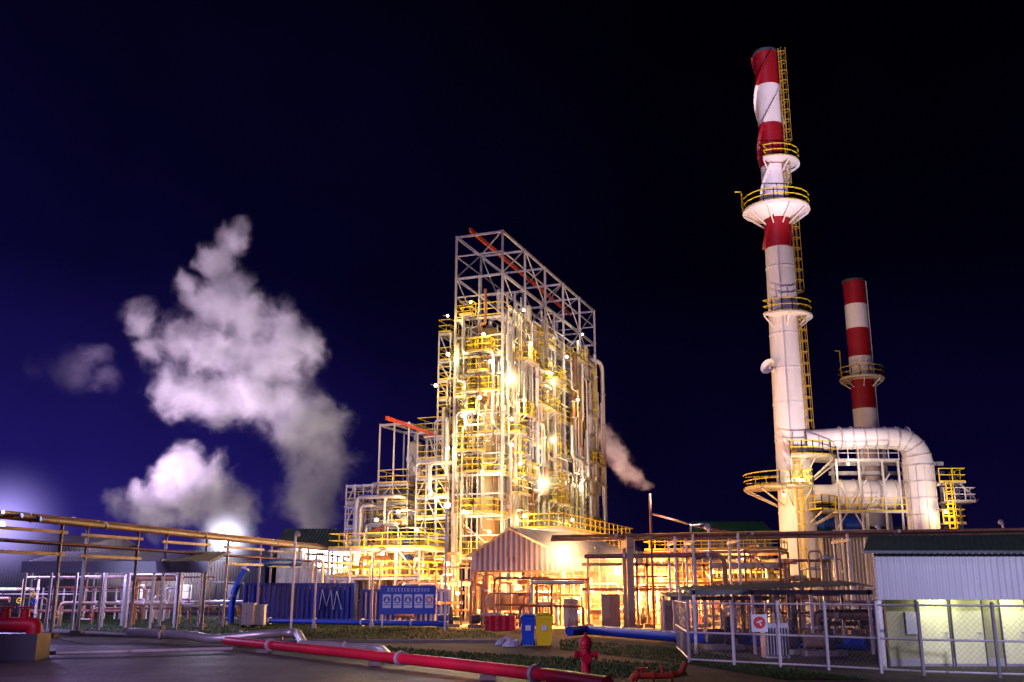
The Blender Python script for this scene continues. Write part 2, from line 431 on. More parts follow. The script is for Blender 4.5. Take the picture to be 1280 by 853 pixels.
for k in range(6):
    z0, z1 = LV[k], LV[k+1]
    if k % 2: stair(tw, T(.8,4.5,z0+.05), T(5.5,4.5,z1+.05), e2, .6)
    else: stair(tw, T(5.5,4.5,z0+.05), T(.8,4.5,z1+.05), e2, .6)
for (a, k0, k1) in ((3.2,0,3),(12.5,1,5),(19.3,0,4),(24.8,2,6),(8.1,3,6)):
    ladder(tw, T(a,-.1,0), LV[k0], LV[k1]+1, -e2, m=YEL)
ladder(tw, T(27.3,.8,0), 1, 17, -e2+e1*.2, m=YEL)
def block(name, label, a0, a1, na, b0, b1, nb, levels, ztop, colm=STEEL, cw=.18):
    t = thing(name, label, 'steel frame', T(a0,b0,0))
    A = [a0+(a1-a0)*i/na for i in range(na+1)]; B = [b0+(b1-b0)*i/nb for i in range(nb+1)]
    for a in A:
        for b in B: one('column', T(a,b,0), T(a,b,ztop), cw, colm, t)
    for z in levels+([ztop] if ztop > levels[-1]+1.2 else []):
        m = MB()
        for b in B: m.bar(T(a0,b,z-.13), T(a1,b,z-.13), .12, .18)
        for a in A: m.bar(T(a,b0,z-.13), T(a,b1,z-.13), .12, .18)
        build('beam_frame', m, colm, t)
        if z in levels:
            d = MB(); d.obox(T(a0,b0,z), e1*(a1-a0), e2*(b1-b0), V((0,0,.06))); o = build('deck', d, STEEL2, t)
            rl = MB(); rail(rl, [T(a0-.05,b0,z+.06), T(a0-.05,b1+.05,z+.06), T(a1,b1+.05,z+.06), T(a1,b0,z+.06)], closed=True, w=.06); build('railing', rl, YEL, o)
    L2 = [0.2]+levels+([ztop] if ztop > levels[-1]+1.2 else [])
    for k in range(len(L2)-1):
        if R.random() < .5: one('cross_brace', T(a0,B[0],L2[k]), T(a0,B[1],L2[k+1]), .09, colm, t)
        if nb > 1 and R.random() < .5: one('cross_brace', T(a0,B[-1],L2[k]), T(a0,B[-2],L2[k+1]), .09, colm, t)
    return t
blk1 = block('platform_stack', 'yellow railed platform stack on the left flank of the steel tower', 1, 9, 2, 5.2, 6.3, 1, [5,6.7,8.3,10,11.6,13.2,14.9,16.5,18.2,19.8,21.5,24], 24, cw=.14)
blk2 = block('platform_stack', 'mid height railed frame left of the steel tower stairs', 1.5, 9, 2, 6.6, 8.4, 2, [5,6.7,8.3,10,11.6,13.2,15.6], 15.6, cw=.14)
blk3 = block('hoist_frame', 'open left frame under a short red hoist beam', 1, 10, 2, 9.0, 11.8, 2, [5,6.5,8.0,9.6,11.2], 16.4, cw=.13)
m = MB(); m.bar(T(-.5,10.4,16.6), T(10.5,10.4,16.6), .2, .3); m.bar(T(1.0,6.2,15.0), T(1,10.4,16.6), .16, .24); build('hoist_beam', m, ORED, blk3)
blk4 = block('tank_platform', 'low wide railed platform at far left of the tower carrying tanks', .5, 8, 2, 12.1, 14.6, 3, [3.2,4.6,6.1,7.6,9.4], 11.2, cw=.13)
m = MB(); m.bar(T(.4,9.2,7.9), T(.4,12.4,7.0), .2, .28); build('hoist_beam', m, ORED, blk4)
block('pipe_gallery', 'lit low gallery below the tanks with yellow rails', -4.5, .2, 1, 5, 13, 4, [3.4,5.6], 5.6)
block('pipe_gallery', 'low gallery of rails running along the foot of the tower', 2, 24, 4, -4.5, -.8, 1, [4.2,5.8,7.2], 7.2)
block('pipe_gallery', 'wide low gallery between the orange pipework and the tall chimney', -6, -1, 1, -22, -13, 4, [3.0,5.0], 5.0, RUSTP, .14)

def vessel(a, b, r, z0, z1, label, m=BEIGE, name='process_column', grp=None, n=20, pipe_=True):
    c_ = T(a,b,0); t = thing(name, label, 'vessel', (c_.x,c_.y,z0), grp)
    s_ = MB(); s_.lathe(c_, [(r*.01,z0),(r,z0),(r,z1-r*.7),(r*.93,z1-r*.4),(r*.7,z1-r*.13),(r*.35,z1),(.02,z1+.02)], n); build('shell', s_, m, t)
    z = z0+1.2
    while z < z1-1:
        b_ = MB(); b_.lathe(c_, [(r+.005,z),(r+.08,z),(r+.08,z+.12),(r+.005,z+.12)], n); build('band', b_, STEEL, t); z += R.uniform(1.2,2.6)
    if pipe_:
        q = MB(); q.tube(rnd([c_+V((0,0,z1-.1)), c_+V((0,0,z1+.8)), c_+V((0,0,z1+.8))+(-e2)*(r+.5), c_+V((0,0,z0+1))+(-e2)*(r+.5)], .5), r*.2, 8); build('overhead_pipe', q, SILV, t)
    for i in range(2):
        zz = R.uniform(z0+.6, max(z0+.7,z1-1.5)); u = -e1 if i else -e2; q = MB(); q.tube([c_+u*(r-.05)+V((0,0,zz)), c_+u*(r+.3)+V((0,0,zz)), c_+u*(r+.301)+V((0,0,zz)), c_+u*(r+.4)+V((0,0,zz))], [.2,.2,.3,.3], 10); build('manhole', q, STEEL, t)
    return t
vessel(2.9,2.3,.9,.3,24.6,'tall beige vessel nearest the left corner inside the steel tower')
vessel(8,2.3,.9,.3,25.8,'tall pale vessel second from the left inside the tower',SILV)
vessel(13.3,2.2,1.05,.3,23.2,'stout beige vessel in the middle of the tower')
vessel(18.7,2.3,.85,.3,26.6,'slim tall vessel right of the middle of the tower',STEEL2)
vessel(24.3,2.2,.95,.3,27.4,'rightmost tall vessel of the tower with pipe over its head',GREYC)
vessel(4,9.9,.7,11.3,15.2,'short vessel standing under the red beam frame',STEEL2)
vessel(4,5.75,.4,5.1,20,'narrow white vessel among the left stair platforms',WHITE)
vessel(3,12.9,.75,7.7,10.6,'blue lower tank nearest the tower on the left platform',BLUE,'storage_tank')
vessel(4,14.1,.8,4.7,10.8,'blue tank at the outer edge of the left platform',BLUE,'storage_tank')
vessel(6,10.8,1.0,8.1,10.8,'squat cream tank behind the left platform rails',WHITE,'storage_tank')
for i in range(36):
    k = R.randrange(0,7); a = R.uniform(.7,26); b = R.choice([.7,.9,3.4]); r = R.uniform(.25,.45); h = R.uniform(1.3,2.7)
    sec = 'left' if a < 9 else ('middle' if a < 18 else 'right')
    vessel(a,b,r,LV[k]+.07,LV[k]+h,f'small upright drum on the {ORD[k]} deck, {sec} part of the tower',R.choice([BEIGE,STEEL2,SILV,WHITE,BEIGE]),'upright_drum',f'small upright drums, {ORD[k]} deck {sec}',14,R.random()<.4)
for i in range(18):
    b = R.uniform(6.7,14.2); zz_ = [5.06,8.36,11.66] if b < 8.6 else [4.7,8.06,5.06]; z = R.choice(zz_); r = R.uniform(.3,.55)
    vessel(R.uniform(.9,4),b,r,z,z+R.uniform(1.3,2.6),f'small drum among the left platforms, {"inner" if b<9 else "outer"} side at {int(z)} metres',R.choice([BEIGE,STEEL2,WHITE,BLUE]),'upright_drum','small drums among the left platforms',14,False)
cols = [(SILV,'silver'),(WHITE,'white'),(STEEL,'grey'),(SILV,'silver'),(STEEL2,'cream'),(RUSTP,'rusty')]
def fl_one(par, p, q, r, n=10):
    f_ = MB(); f_.tube([p,q], r, n); build('flange', f_, STEEL, par)
for i in range(105):
    m_, cn = R.choice(cols)
    r = R.choice([.05,.06,.07,.08,.1,.13,.18,.22]); a0 = R.uniform(.2,26.7); z0 = R.uniform(.5,19); z1 = min(25.5, z0+R.uniform(3,13)); b = R.choice([-.8,-.6,-.5,-.35,-.25,.4,.9]); a1 = min(26.8,max(.2,a0+R.uniform(-5,5)))
    pts = [T(a0,b,z0), T(a0,b,z1), T(a1,b,z1), T(a1,b,min(27,z1+R.uniform(1,5)))]
    if R.random() < .5: pts = [T(a0,b+2,z0)]+pts
    mb = MB(); mb.tube(rnd(pts,.5,4), r, 8)
    sec = 'left' if a0 < 9 else ('middle' if a0 < 18 else 'right'); hh = 'lower' if z0 < 6 else ('mid' if z0 < 12 else 'upper')
    o = build('riser_pipe', mb, m_); tag(o, f'{"thick" if r>.15 else "thin"} {cn} pipe stepping up the {hh} {sec} part of the tower', 'pipe', f'{cn} {hh} {sec} riser pipes of the tower')
    for zz in (z0+.8, z1-1.2): fl_one(o, T(a0,b,zz), T(a0,b,zz+.14), r*1.6)
for i in range(24):
    m_, cn = R.choice(cols); r = R.choice([.04,.05,.07,.1,.14]); a = R.choice([-.25,-.4,-.55,.3]); b0 = R.uniform(.2,4.2); b1 = R.uniform(.2,4.2); z0 = R.uniform(1,18); z1 = min(24,z0+R.uniform(2,9))
    mb = MB(); mb.tube(rnd([T(a+1.5,b0,z0),T(a,b0,z0),T(a,b0,z1),T(a,b1,z1),T(a,b1,min(27,z1+R.uniform(1,4))),],.35,4), r, 8)
    o = build('riser_pipe', mb, m_); tag(o, f'{"thick" if r>.09 else "thin"} {cn} pipe on the narrow left face of the tower', 'pipe', f'{cn} pipes on the narrow left face of the tower')
for i in range(34):
    m_, cn = R.choice(cols); r = R.choice([.05,.06,.08,.12,.17]); b0 = R.uniform(4.6,14.2); b1 = min(14.5,max(4.5,b0+R.uniform(-4,4))); top = 22 if b0 < 6.3 else (15 if b0 < 9 else 10.5)
    z0 = R.uniform(.5,top-3); z1 = R.uniform(z0+2,top); top2 = 22 if b1 < 6.3 else (15 if b1 < 9 else 10); z1 = min(z1,top2); a = R.choice([-.1,.3,.7])
    mb = MB(); mb.tube(rnd([T(a+1,b0,z0),T(a,b0,z0),T(a,b0,z1),T(a,b1,z1),T(a+1.5,b1,z1)],.4,4), r, 8)
    o = build('riser_pipe', mb, m_); tag(o, f'{"thick" if r>.15 else "thin"} {cn} pipe across the left platforms, {"inner" if b0<9 else "outer"} side', 'pipe', f'{cn} pipes across the left platforms')
mb = MB(); mb.tube(rnd([T(27.6,-.6,1), T(27.6,-.6,26), T(26.2,-.6,26.4), T(25.2,1.5,26.5)], 1.0, 6), .22, 12)
o = build('riser_pipe', mb, WHITE); tag(o, 'fat white pipe running up the right edge of the tower', 'pipe')
for q in range(7): fl_one(o, T(27.6,-.6,3+q*3.3), T(27.6,-.6,3.2+q*3.3), .32, 12)
for i in range(13):
    k = R.randrange(0,6); a = R.uniform(1,22); z = LV[k]+.9; r = R.uniform(.3,.5); L_ = R.uniform(2,3.4); b = R.uniform(.6,1.2)
    t = thing('heat_exchanger', f'horizontal drum on the {ORD[k]} deck, {"left" if a<9 else "middle" if a<17 else "right"} part of tower', 'drum', T(a,b,LV[k]), 'horizontal drums on the tower decks')
    s_ = MB(); s_.tube([T(a-.15,b,z),T(a,b,z),T(a+L_,b,z),T(a+L_+.15,b,z)], [r*.6,r,r,r*.6], 14); build('shell', s_, R.choice([SILV,BEIGE,WHITE]), t)
    for q in (.3, L_-.3):
        s_ = MB(); s_.tube([T(a+q-.06,b,z),T(a+q+.06,b,z)], r*1.18, 14); build('flange', s_, STEEL, t)
        s_ = MB(); s_.obox(T(a+q-.08,b-.2,LV[k]+.07), e1*.16, e2*.4, V((0,0,.95-r*.8))); build('saddle', s_, STEEL2, t)

lp = [(588,378,0),(655,388,0),(560,443,1),(604,418,1),(612,452,1),(628,474,3),(663,430,1),(691,478,2),(655,500,1),(600,497,1),(578,520,1),(624,524,1),(545,482,1),(680,604,3),(691,550,2),(630,556,1),(708,446,1),(655,645,1),(722,500,1),(603,590,1),(650,580,1),(560,560,1),(538,618,1),(497,640,1),(470,650,1),(520,662,1),(580,640,1),(612,665,1),(728,600,1),(715,650,1),(560,395,0),(728,418,0),(662,668,1)]
for i, (px,py,s_) in enumerate(lp):
    if px < 545 and py > 600: p, a, b = on_tower(px, py, 4.9 if py>640 else .4)
    else: p, a, b = on_tower(px, py, 1.2)
    k = max(0, min(8, int((p.z-1.7)/3.3)))
    side = 'left flank' if b > 4.3 else ('left end' if px < 628 else ('middle' if px < 680 else 'right half'))
    col = [(1,.70,.20),(1,.88,.55),(1,.78,.30)][i%3]
    lamp(p, (-e2*.6-V((0,.6,.4))) , f'glowing lamp at {ORD[k]} deck height on the {side} of tower', [150,340,520,620][s_], col, WARM_B, [.1,.13,.17,.2][s_], group='lamps on the steel tower', halo=[None,None,(1.2,2.6,(1,.82,.4)),(1.7,2.8,(1,.84,.45))][s_])

# ------------------------------------------------------------------ chimneys
def chimney(name, label, D, px, py, rad, bands, ztop, strakes):
    cx = X(px,py,D); t = thing(name, label, 'chimney', (cx,D,0))
    for (za, zb, m_) in bands:
        b_ = MB(); nz = max(2, int((zb-za)/.7))
        b_.lathe((cx,D,0), [(rad(za+(zb-za)*i/nz), za+(zb-za)*i/nz) for i in range(nz+1)], 36)
        if strakes and za > strakes-.01:
            for s3 in range(3):
                vs = []; fs = []; nn = int((zb-za)/.2)
                for i in range(nn+1):
                    z = za+(zb-za)*i/nn; a = s3*2*PI/3+z*2*PI/15.0; r = rad(z); u = V((math.cos(a),math.sin(a),0)); tt = V((-u.y,u.x,0))
                    c_ = V((cx,D,z))
                    vs += [c_+u*(r-.03)+tt*.05, c_+u*(r+.26)+tt*.03, c_+u*(r+.26)-tt*.03, c_+u*(r-.03)-tt*.05]
                for i in range(nn):
                    for k_ in range(3): fs.append((i*4+k_, i*4+k_+1, i*4+k_+5, i*4+k_+4))
                b_.add(vs, fs)
        build('shell_band', b_, m_, t)
        if m_ is WHITE and zb-za > 8:
            z = za+2.5
            while z < zb: 
                b2 = MB(); b2.lathe((cx,D,0), [(rad(z)+.003,z),(rad(z)+.05,z),(rad(z)+.05,z+.1),(rad(z)+.003,z+.1)], 36); build('weld_ring', b2, WHITE, t); z += 3.1
    b_ = MB(); r = rad(ztop); b_.lathe((cx,D,ztop), [(r,0),(r+.1,0),(r+.1,.25),(r-.15,.25),(r-.15,-1.5)], 36); build('rim', b_, DARKST, t)
    return t, cx
D1 = 85.0; zt = Z(70,D1)
rad1 = lambda z: 1.62-(1.62-1.10)*min(1,z/(zt*.8))
zz = [0]+[Z(p,D1) for p in (312,262,210,158,110,70)]
bands = [(zz[0],zz[1],WHITE),(zz[1],zz[2],BRED),(zz[2],zz[3],WHITE),(zz[3],zz[4],BRED),(zz[4],zz[5],WHITE),(zz[5],zz[6],BRED)]
ch1, cx1 = chimney('chimney_stack', 'tallest red and white chimney with spiral fins and ring platforms', D1, 1003, 738, rad1, bands, zt, zz[1])
c1 = (cx1, D1)
ringdeck(ch1, c1, Z(264,D1), rad1(40), 3.0, 0, 2*PI, cone=True)
ringdeck(ch1, c1, Z(207,D1), rad1(44), 2.4, -2.2, .9)
ringdeck(ch1, c1, Z(397,D1), rad1(30), 2.5, -2.6, .3)
ringdeck(ch1, c1, Z(575,D1), rad1(12), 3.8, -1.9, .35, m=STEEL2)
ringdeck(ch1, c1, Z(611,D1), rad1(9), 4.3, -3.6, -1.5, m=STEEL2, gus=.3)
ringdeck(ch1, c1, Z(640,D1), rad1(7), 3.4, -1.2, .3, m=STEEL2, gus=.3)
def cp(a, r): return (cx1+math.cos(a)*r, D1+math.sin(a)*r, 0)
ladder(ch1, cp(-.75,1.12), zz[3], zt+.1, (math.cos(-.75),math.sin(-.75)), gap=.3)
for p0, p1, a in ((397,264,-.45),(264,207,-.9),(575,397,-.75)):
    ladder(ch1, cp(a,rad1((Z(p0,D1)+Z(p1,D1))/2)+.02), Z(p0,D1), Z(p1,D1)+.5, (math.cos(a),math.sin(a)))
ladder(ch1, cp(-1.7,1.63), .5, Z(575,D1)+1, (math.cos(-1.7),math.sin(-1.7)), m=YEL)
for i in range(3):
    q = MB(); a = -1.9+i*1.2; q.tube([V(cp(a,rad1(Z(560,D1))+.06))+V((0,0,Z(560,D1))), V(cp(a,rad1(zz[1])+.06))+V((0,0,zz[1]))], .06, 6)
    build('cable_conduit', q, STEEL, ch1)
q = MB(); b0 = V(cp(2.9,3.0))+V((0,0,Z(262,D1))); q.bar(b0, b0+V((0,0,2)), .08); q.bar(b0+V((0,0,2)), b0+V((-.6,0,2)), .08); build('davit', q, YEL, ch1)
t = thing('search_lamp', 'white dish shaped lamp fixed to the left side of the tall chimney', 'lamp', W(962,458,D1-1.2))
pp_ = W(962,460,D1-1.0); d_ = V((-.7,-.65,.3)).normalized(); q = MB(); q.tube([pp_-d_*.6, pp_-d_*.1, pp_+d_*.3], [.12,.35,.72], 16, cap=False); build('dish', q, WHITE, t)
q = MB(); q.ball(pp_-d_*.1, .12); build('bulb', q, PAPER, t); q = MB(); q.bar(pp_-d_*.4, (cx1-1.2,D1,pp_.z), .1); build('bracket', q, STEEL, t)
lamp(W(980,618,D1-4.2), (.1,-.3,-1), 'warm lamp under the left platform of the tall chimney', 420, (1,.72,.3), WARM_B, .12)
lamp(W(1002,600,D1-3), (.2,-.6,-1), 'warm lamp near the ducts of the tall chimney', 450, (1,.78,.45), WARM_B, .12)
lamp(W(1060,580,80.0), (.2,-.6,-.5), 'small warm lamp between the two white ducts', 260, (1,.78,.45), WARM_B, .1)
lamp(W(1182,640,81.0), (.2,-.6,-.3), 'small orange lamp on the platforms right of the bent duct', 320, (1,.6,.25), WARM_B, .12)
D2 = 105.0; zt2 = Z(354,D2)
rad2 = lambda z: 1.36-(1.36-1.14)*min(1,z/zt2)
z2 = [0]+[Z(p,D2) for p in (512,476,447,412,382,354)]
bands2 = [(z2[0],z2[1],WHITE),(z2[1],z2[2],BRED),(z2[2],z2[3],WHITE),(z2[3],z2[4],BRED),(z2[4],z2[5],WHITE),(z2[5],z2[6],BRED)]
ch2, cx2 = chimney('chimney_stack', 'shorter red and white chimney behind the ducts on the right', D2, 1092, 640, rad2, bands2, zt2, 0)
ringdeck(ch2, (cx2,D2), Z(474,D2), rad2(20), 2.35, 0, 2*PI)
ladder(ch2, (cx2+math.cos(-.4)*1.2, D2+math.sin(-.4)*1.2,0), 2, zt2, (math.cos(-.4),math.sin(-.4)), m=STEEL, cage=False)
q = MB(); b0 = V((cx2-2.35,D2-.5,Z(474,D2))); q.bar(b0, b0+V((0,0,3)), .08); q.bar(b0+V((0,0,3)), b0+V((-.5,0,3)), .08); build('davit', q, YEL, ch2)

# flue ducts
DY = 83.0
zA = Z(548,DY); xE = X(1149,600,DY)
t = thing('flue_duct', 'large white insulated duct bending down from the tall chimney', 'duct', (xE,DY,0))
pts = rnd([V((cx1+1,DY+1,zA-.1)), V((cx1+4,DY,zA)), V((xE,DY,zA)), V((xE,DY,2))], 2.0, 8)
rr = [.92+.3*min(1,max(0,(zA-p.z-.1)/1.8)) for p in pts]; q = MB(); q.tube(pts, rr, 28); build('duct_shell', q, WHITE, t)
for i in range(9):
    q = MB(); q.lathe((xE,DY,zA-2.4-i*1.35), [(1.23,0),(1.32,0),(1.32,.1),(1.23,.1)], 28); build('flange', q, STEEL, t)
for i in range(12):
    a = 2*PI*i/12; q = MB(); q.bar((xE+1.23*math.cos(a),DY+1.23*math.sin(a),2.1),(xE+1.23*math.cos(a),DY+1.23*math.sin(a),zA-2.3),.06); build('panel_seam', q, STEEL, t)
for i in range(7):
    x_ = cx1+3.4+i*.95; q = MB(); q.tube([V((x_,DY,zA)), V((x_+.08,DY,zA))], .99, 28); build('flange', q, STEEL, t)
for j in range(len(pts)-9, len(pts)-2, 2):
    p = pts[j]; u_ = (pts[j+1]-pts[j-1]).normalized(); q = MB(); q.tube([p-u_*.04, p+u_*.04], rr[j]+.07, 28); build('flange', q, STEEL, t)
zB = Z(615,DY)
t2 = thing('flue_duct', 'lower shorter white duct between the chimney and the bend', 'duct', (cx1+5,DY+2,0))
q = MB(); q.tube([V((cx1+1,DY+2,zB)), V((cx1+3.2,DY+2,zB)), V((cx1+3.7,DY+2,zB)), V((xE-.8,DY+2,zB))], [.8,.8,1.2,1.2], 28); build('duct_shell', q, WHITE, t2)
for i in range(5):
    x_ = cx1+3.8+i*1.1; q = MB(); q.tube([V((x_,DY+2,zB)), V((x_+.08,DY+2,zB))], 1.27, 28); build('flange', q, STEEL, t2)
t = thing('duct_support', 'steel support frame with small platforms beside the bent duct', 'steel frame', (xE-4,DY+3,0))
for px in (1045,1083,1112,1180,1200):
    x_ = X(px,640,DY+4.2); q = MB(); q.bar((x_,DY+4.2,0), (x_,DY+4.2,Z(560 if px<1150 else 605,DY+4.2)), .24); build('column', q, STEEL, t)
for py in (580,592,638,665):
    one('beam', (X(1040,640,DY+4.2),DY+4.2,Z(py,DY+4.2)), (X(1185,640,DY+4.2),DY+4.2,Z(py,DY+4.2)), .25, STEEL, t, .35)
for (pa,pb) in (((1045,665),(1083,600)),((1083,665),(1045,600)),((1083,640),(1112,592))):
    one('brace', W(*pa,DY-1.4), W(*pb,DY-1.4), .1, STEEL, t)
for px in (1050,1078,1108,1128):
    x_ = X(px,640,DY-1.8); one('post', (x_,DY-1.8,0),(x_,DY-1.8,Z(574,DY-1.8)), .14, STEEL, t)
for py, xa, xb in ((604,1172,1205),(628,1176,1215),(655,1172,1200)):
    xa, xb = X(xa,640,DY), X(xb,640,DY); zq = Z(py,DY)
    q = MB(); q.box(xa,xb,DY-1,DY+2,zq-.1,zq); o = build('platform', q, STEEL, t)
    q = MB(); rail(q, [(xa,DY-1,zq),(xb,DY-1,zq),(xb,DY+2,zq)], sp=.9); build('railing', q, YEL if py!=628 else WHITE, o)
for py, xa, xb in ((576,1048,1124),(640,1040,1128)):
    xa, xb = X(xa,640,DY-1), X(xb,640,DY-1); zq = Z(py,DY-1.6)
    q = MB(); q.box(xa,xb,DY-2.0,DY-1.2,zq-.1,zq); o = build('platform', q, STEEL, t)
    q = MB(); rail(q, [(xa,DY-2,zq),(xb,DY-2,zq)], sp=.9, w=.055); build('railing', q, YEL if py>600 else STEEL, o)
ladder(t, (X(1188,640,DY-1.1),DY-1.1,0), 3, Z(604,DY), (0,-1), m=YEL)
q = MB(); q.tube([V((X(1195,600,DY),DY,Z(600,DY))), V((X(1222,626,DY),DY,Z(626,DY)))], .1, 8); build('arm', q, WHITE, t)
q = MB(); q.tube([V((X(1170,600,DY),DY,Z(606,DY))), V((X(1205,600,DY),DY,Z(602,DY)))], .13, 8); build('arm', q, WHITE, t)
def pbox(name, label, cat, px0, px1, py0, py1, D, dep, m_, base=False, cor=False):
    x0, x1 = X(px0,(py0+py1)/2,D), X(px1,(py0+py1)/2,D); za, zb = (0 if base else Z(py1,D)), Z(py0,D)
    t = thing(name, label, cat, ((x0+x1)/2,D,za))
    q = MB()
    q.corr((x0,D+dep),(x0,D),za,zb); q.corr((x0,D),(x1,D),za,zb); q.corr((x1,D),(x1,D+dep),za,zb)
    build('wall', q, m_, t)
    return t, x0, x1, za, zb
def rooft(t, x0, x1, D, dep, z, m_, ov=.5, rise=1.2):
    q = MB()
    q.rcorr((x0-ov,D-ov,z),(x1+ov,D-ov,z),(x1+ov,D+dep/2,z+rise),(x0-ov,D+dep/2,z+rise)); q.rcorr((x0-ov,D+dep/2,z+rise),(x1+ov,D+dep/2,z+rise),(x1+ov,D+dep+ov,z),(x0-ov,D+dep+ov,z))
    for x_ in (x0,x1): q.add([(x_,D,z),(x_,D+dep,z),(x_,D+dep/2,z+rise)], [(0,1,2)])
    build('roof', q, m_, t)
t, x0, x1, za, zb = pbox('boiler_house','low grey boiler building under the flue ducts','building',1030,1200,672,760,DY+5,9,GREYC,True,True); rooft(t,x0,x1,DY+5,9,zb,GREENR)
t, x0, x1, za, zb = pbox('green_roof_shed','dark shed with green roof left of the tall chimney','building',885,968,672,760,96,10,DARKST,True,True); rooft(t,x0,x1,96,10,zb,GREENR,rise=1.8)
t = thing('storage_tank','blue horizontal tank behind the ducts','tank',(X(1050,655,92),92,0))
q = MB(); q.tube([W(1022,657,92),W(1026,657,92),W(1078,657,92),W(1082,657,92)],[.4,.95,.95,.4],20); build('shell',q,BLUE,t)
for px in (1034,1070):
    q = MB(); p = W(px,668,92); q.box(p.x-.2,p.x+.2,91.5,92.5,0,p.z); build('saddle',q,STEEL,t)

# ------------------------------------------------------------------ long pipe racks
def pipe(name, pts, r, m_, label, group=None, rad=.6, fl=None, n=10):
    P = [V(p) for p in pts]
    q = MB(); q.tube(rnd(P, rad, 5), r, n); o = build(name, q, m_); tag(o, label, 'pipe', group)
    if fl:
        for a, b in zip(P[:-1], P[1:]):
            Ls = (b-a).length; u = (b-a)/Ls; x_ = fl*.5
            while x_ < Ls: fl_one(o, a+u*(x_-.07), a+u*(x_+.07), r*1.4, n); x_ += fl
    return o
A0, A1 = W(-60,640,46.5), W(440,691,97)
A0.z = A1.z = 5.9
ns = ['nearest','second','third','fourth','fifth','sixth','seventh','eighth','ninth','farthest']
for i in range(10):
    off = V((.22*i, .5*i, .1*(i%3)))
    pipe('overhead_pipe', [A0+off, A1+off*1.4], [.09,.05,.08,.11,.05,.1,.06,.12,.05,.15][i], [RUSTP,GREYC,RUSTP,RUSTP,GREYC,STEEL,RUSTP,GREYC,RUSTP,GREYC][i], f'{ns[i]} of the long overhead pipes on the left rack', None, fl=11)
for i in range(5):
    off = V((.3*i, .8*i, -1.1))
    pipe('overhead_pipe', [A0+off, A1+off], [.09,.08,.06,.08,.05][i], [BLUE,RUSTP,STEEL,BLUE,RUSTP][i], f'{["nearest","second","third","fourth","farthest"][i]} pipe of the lower tier on the left rack')
def support(x, y, z, w_, d_, label, m_=STEEL, tiers=(0,), t_=.2):
    t = thing('pipe_support', label, 'pipe support', (x,y,0))
    d_ = V(d_).normalized()
    for k in (0,1):
        p = V((x,y,0))+d_*w_*k; q = MB(); q.bar(p, p+V((0,0,z+.1)), t_); build('post', q, m_, t)
        q = MB(); q.box(p.x-.3,p.x+.3,p.y-.3,p.y+.3,0,.25); build('footing', q, CONC, t)
    for h in tiers:
        q = MB(); q.bar(V((x,y,z-.35-h))-d_*.4, V((x,y,z-.35-h))+d_*(w_+.4), t_, t_*1.2); build('crossbeam', q, m_, t)
    return t
for i, u in enumerate((.06,.2,.36,.52,.66,.8,.93)):
    p = A0.lerp(A1,u); support(p.x, p.y, 5.75, 4.4, (.3,.95,0), f'{["leftmost","second","third","fourth","fifth","sixth","rightmost"][i]} steel portal carrying the left overhead pipes', GREYC, tiers=(0,1.15), t_=.14)
B0, B1 = W(690,671,62), W(1340,671,54); B0.z = B1.z = 5.6
for i in range(4):
    pipe('overhead_pipe', [B0+V((0,.7*i,-.05*i)), B1+V((0,.7*i,-.05*i))], [.09,.06,.11,.06][i], [RUSTP,RUSTP,TAN,RUSTP][i], f'{["nearest","second","third","farthest"][i]} of the long overhead pipes crossing to the right', None, fl=8)
pipe('overhead_pipe', [B0+V((2,0,-1.2)), B0.lerp(B1,.36)+V((0,0,-1.2)), B0.lerp(B1,.36)+V((0,0,-4))], .14, RUSTP, 'fat rusty pipe below the right overhead pipes turning down', fl=5)
for i, px in enumerate((788,845,868,925,1063)):
    D = 61-i*.9; p = W(px,720,D); support(p.x, D, 5.5, 2.4, (0,1,0), f'{["thick tan","second slim","third slim","fourth slim","rightmost slim"][i]} portal under the right overhead pipes', TAN if i==0 else STEEL, t_=.4 if i==0 else .12)
p2 = W(813,640,66)
pipe('vent_pipe', [(p2.x,66,0),(p2.x,66,Z(628,66)),(p2.x,66,Z(617,66))], .08, RUSTP, 'thin brown vent pipe rising beside the pink steam')
pipe('vent_pipe', [(p2.x,66,Z(642,66)),(p2.x+3.4,66,Z(660,66)),(p2.x+5,66,Z(664,66))], .07, RUSTP, 'thin brown branch pipe sloping right from the vent')
# ------------------------------------------------------------------ central shed
D = 70; x0, x1 = X(590,700,D), X(700,700,D); ze, zp, zl = Z(694,D), Z(662,D), Z(713,D); xm = X(636,660,D); dv = V((6.5,11,0))
t = thing('gable_shed','pale corrugated gable shed raised on posts before the tower','shed',(xm,D,0))
q = MB(); q.corr((x0,D),(x1,D),zl,ze,.35,.09,zt=lambda u: ze+(zp-ze)*(u/.42 if u < .42 else (1-u)/.58)); build('front_wall',q,SHEDG,t)
q = MB(); q.corr((x1,D),(x1+dv.x,D+dv.y),zl,ze,.35,.09); build('side_wall',q,SHEDG,t)
q = MB(); a_ = V((x0-.4,D-.4,ze-.15)); r_ = V((xm,D-.4,zp+.08)); b_ = V((x1+.9,D-.4,ze-.25))
q.rcorr(r_, r_+dv, a_+dv, a_); q.rcorr(b_, b_+dv, r_+dv, r_,.35,.1); build('roof',q,SHEDG,t)
for px in (594,625,660,694):
    q = MB(); x_ = X(px,720,D+.2); q.bar((x_,D+.2,0),(x_,D+.2,zl+.2),.18); build('post',q,TAN,t)
q = MB(); q.bar((x0,D+.2,zl),(x1,D+.2,zl),.2,.3); build('beam',q,TAN,t)

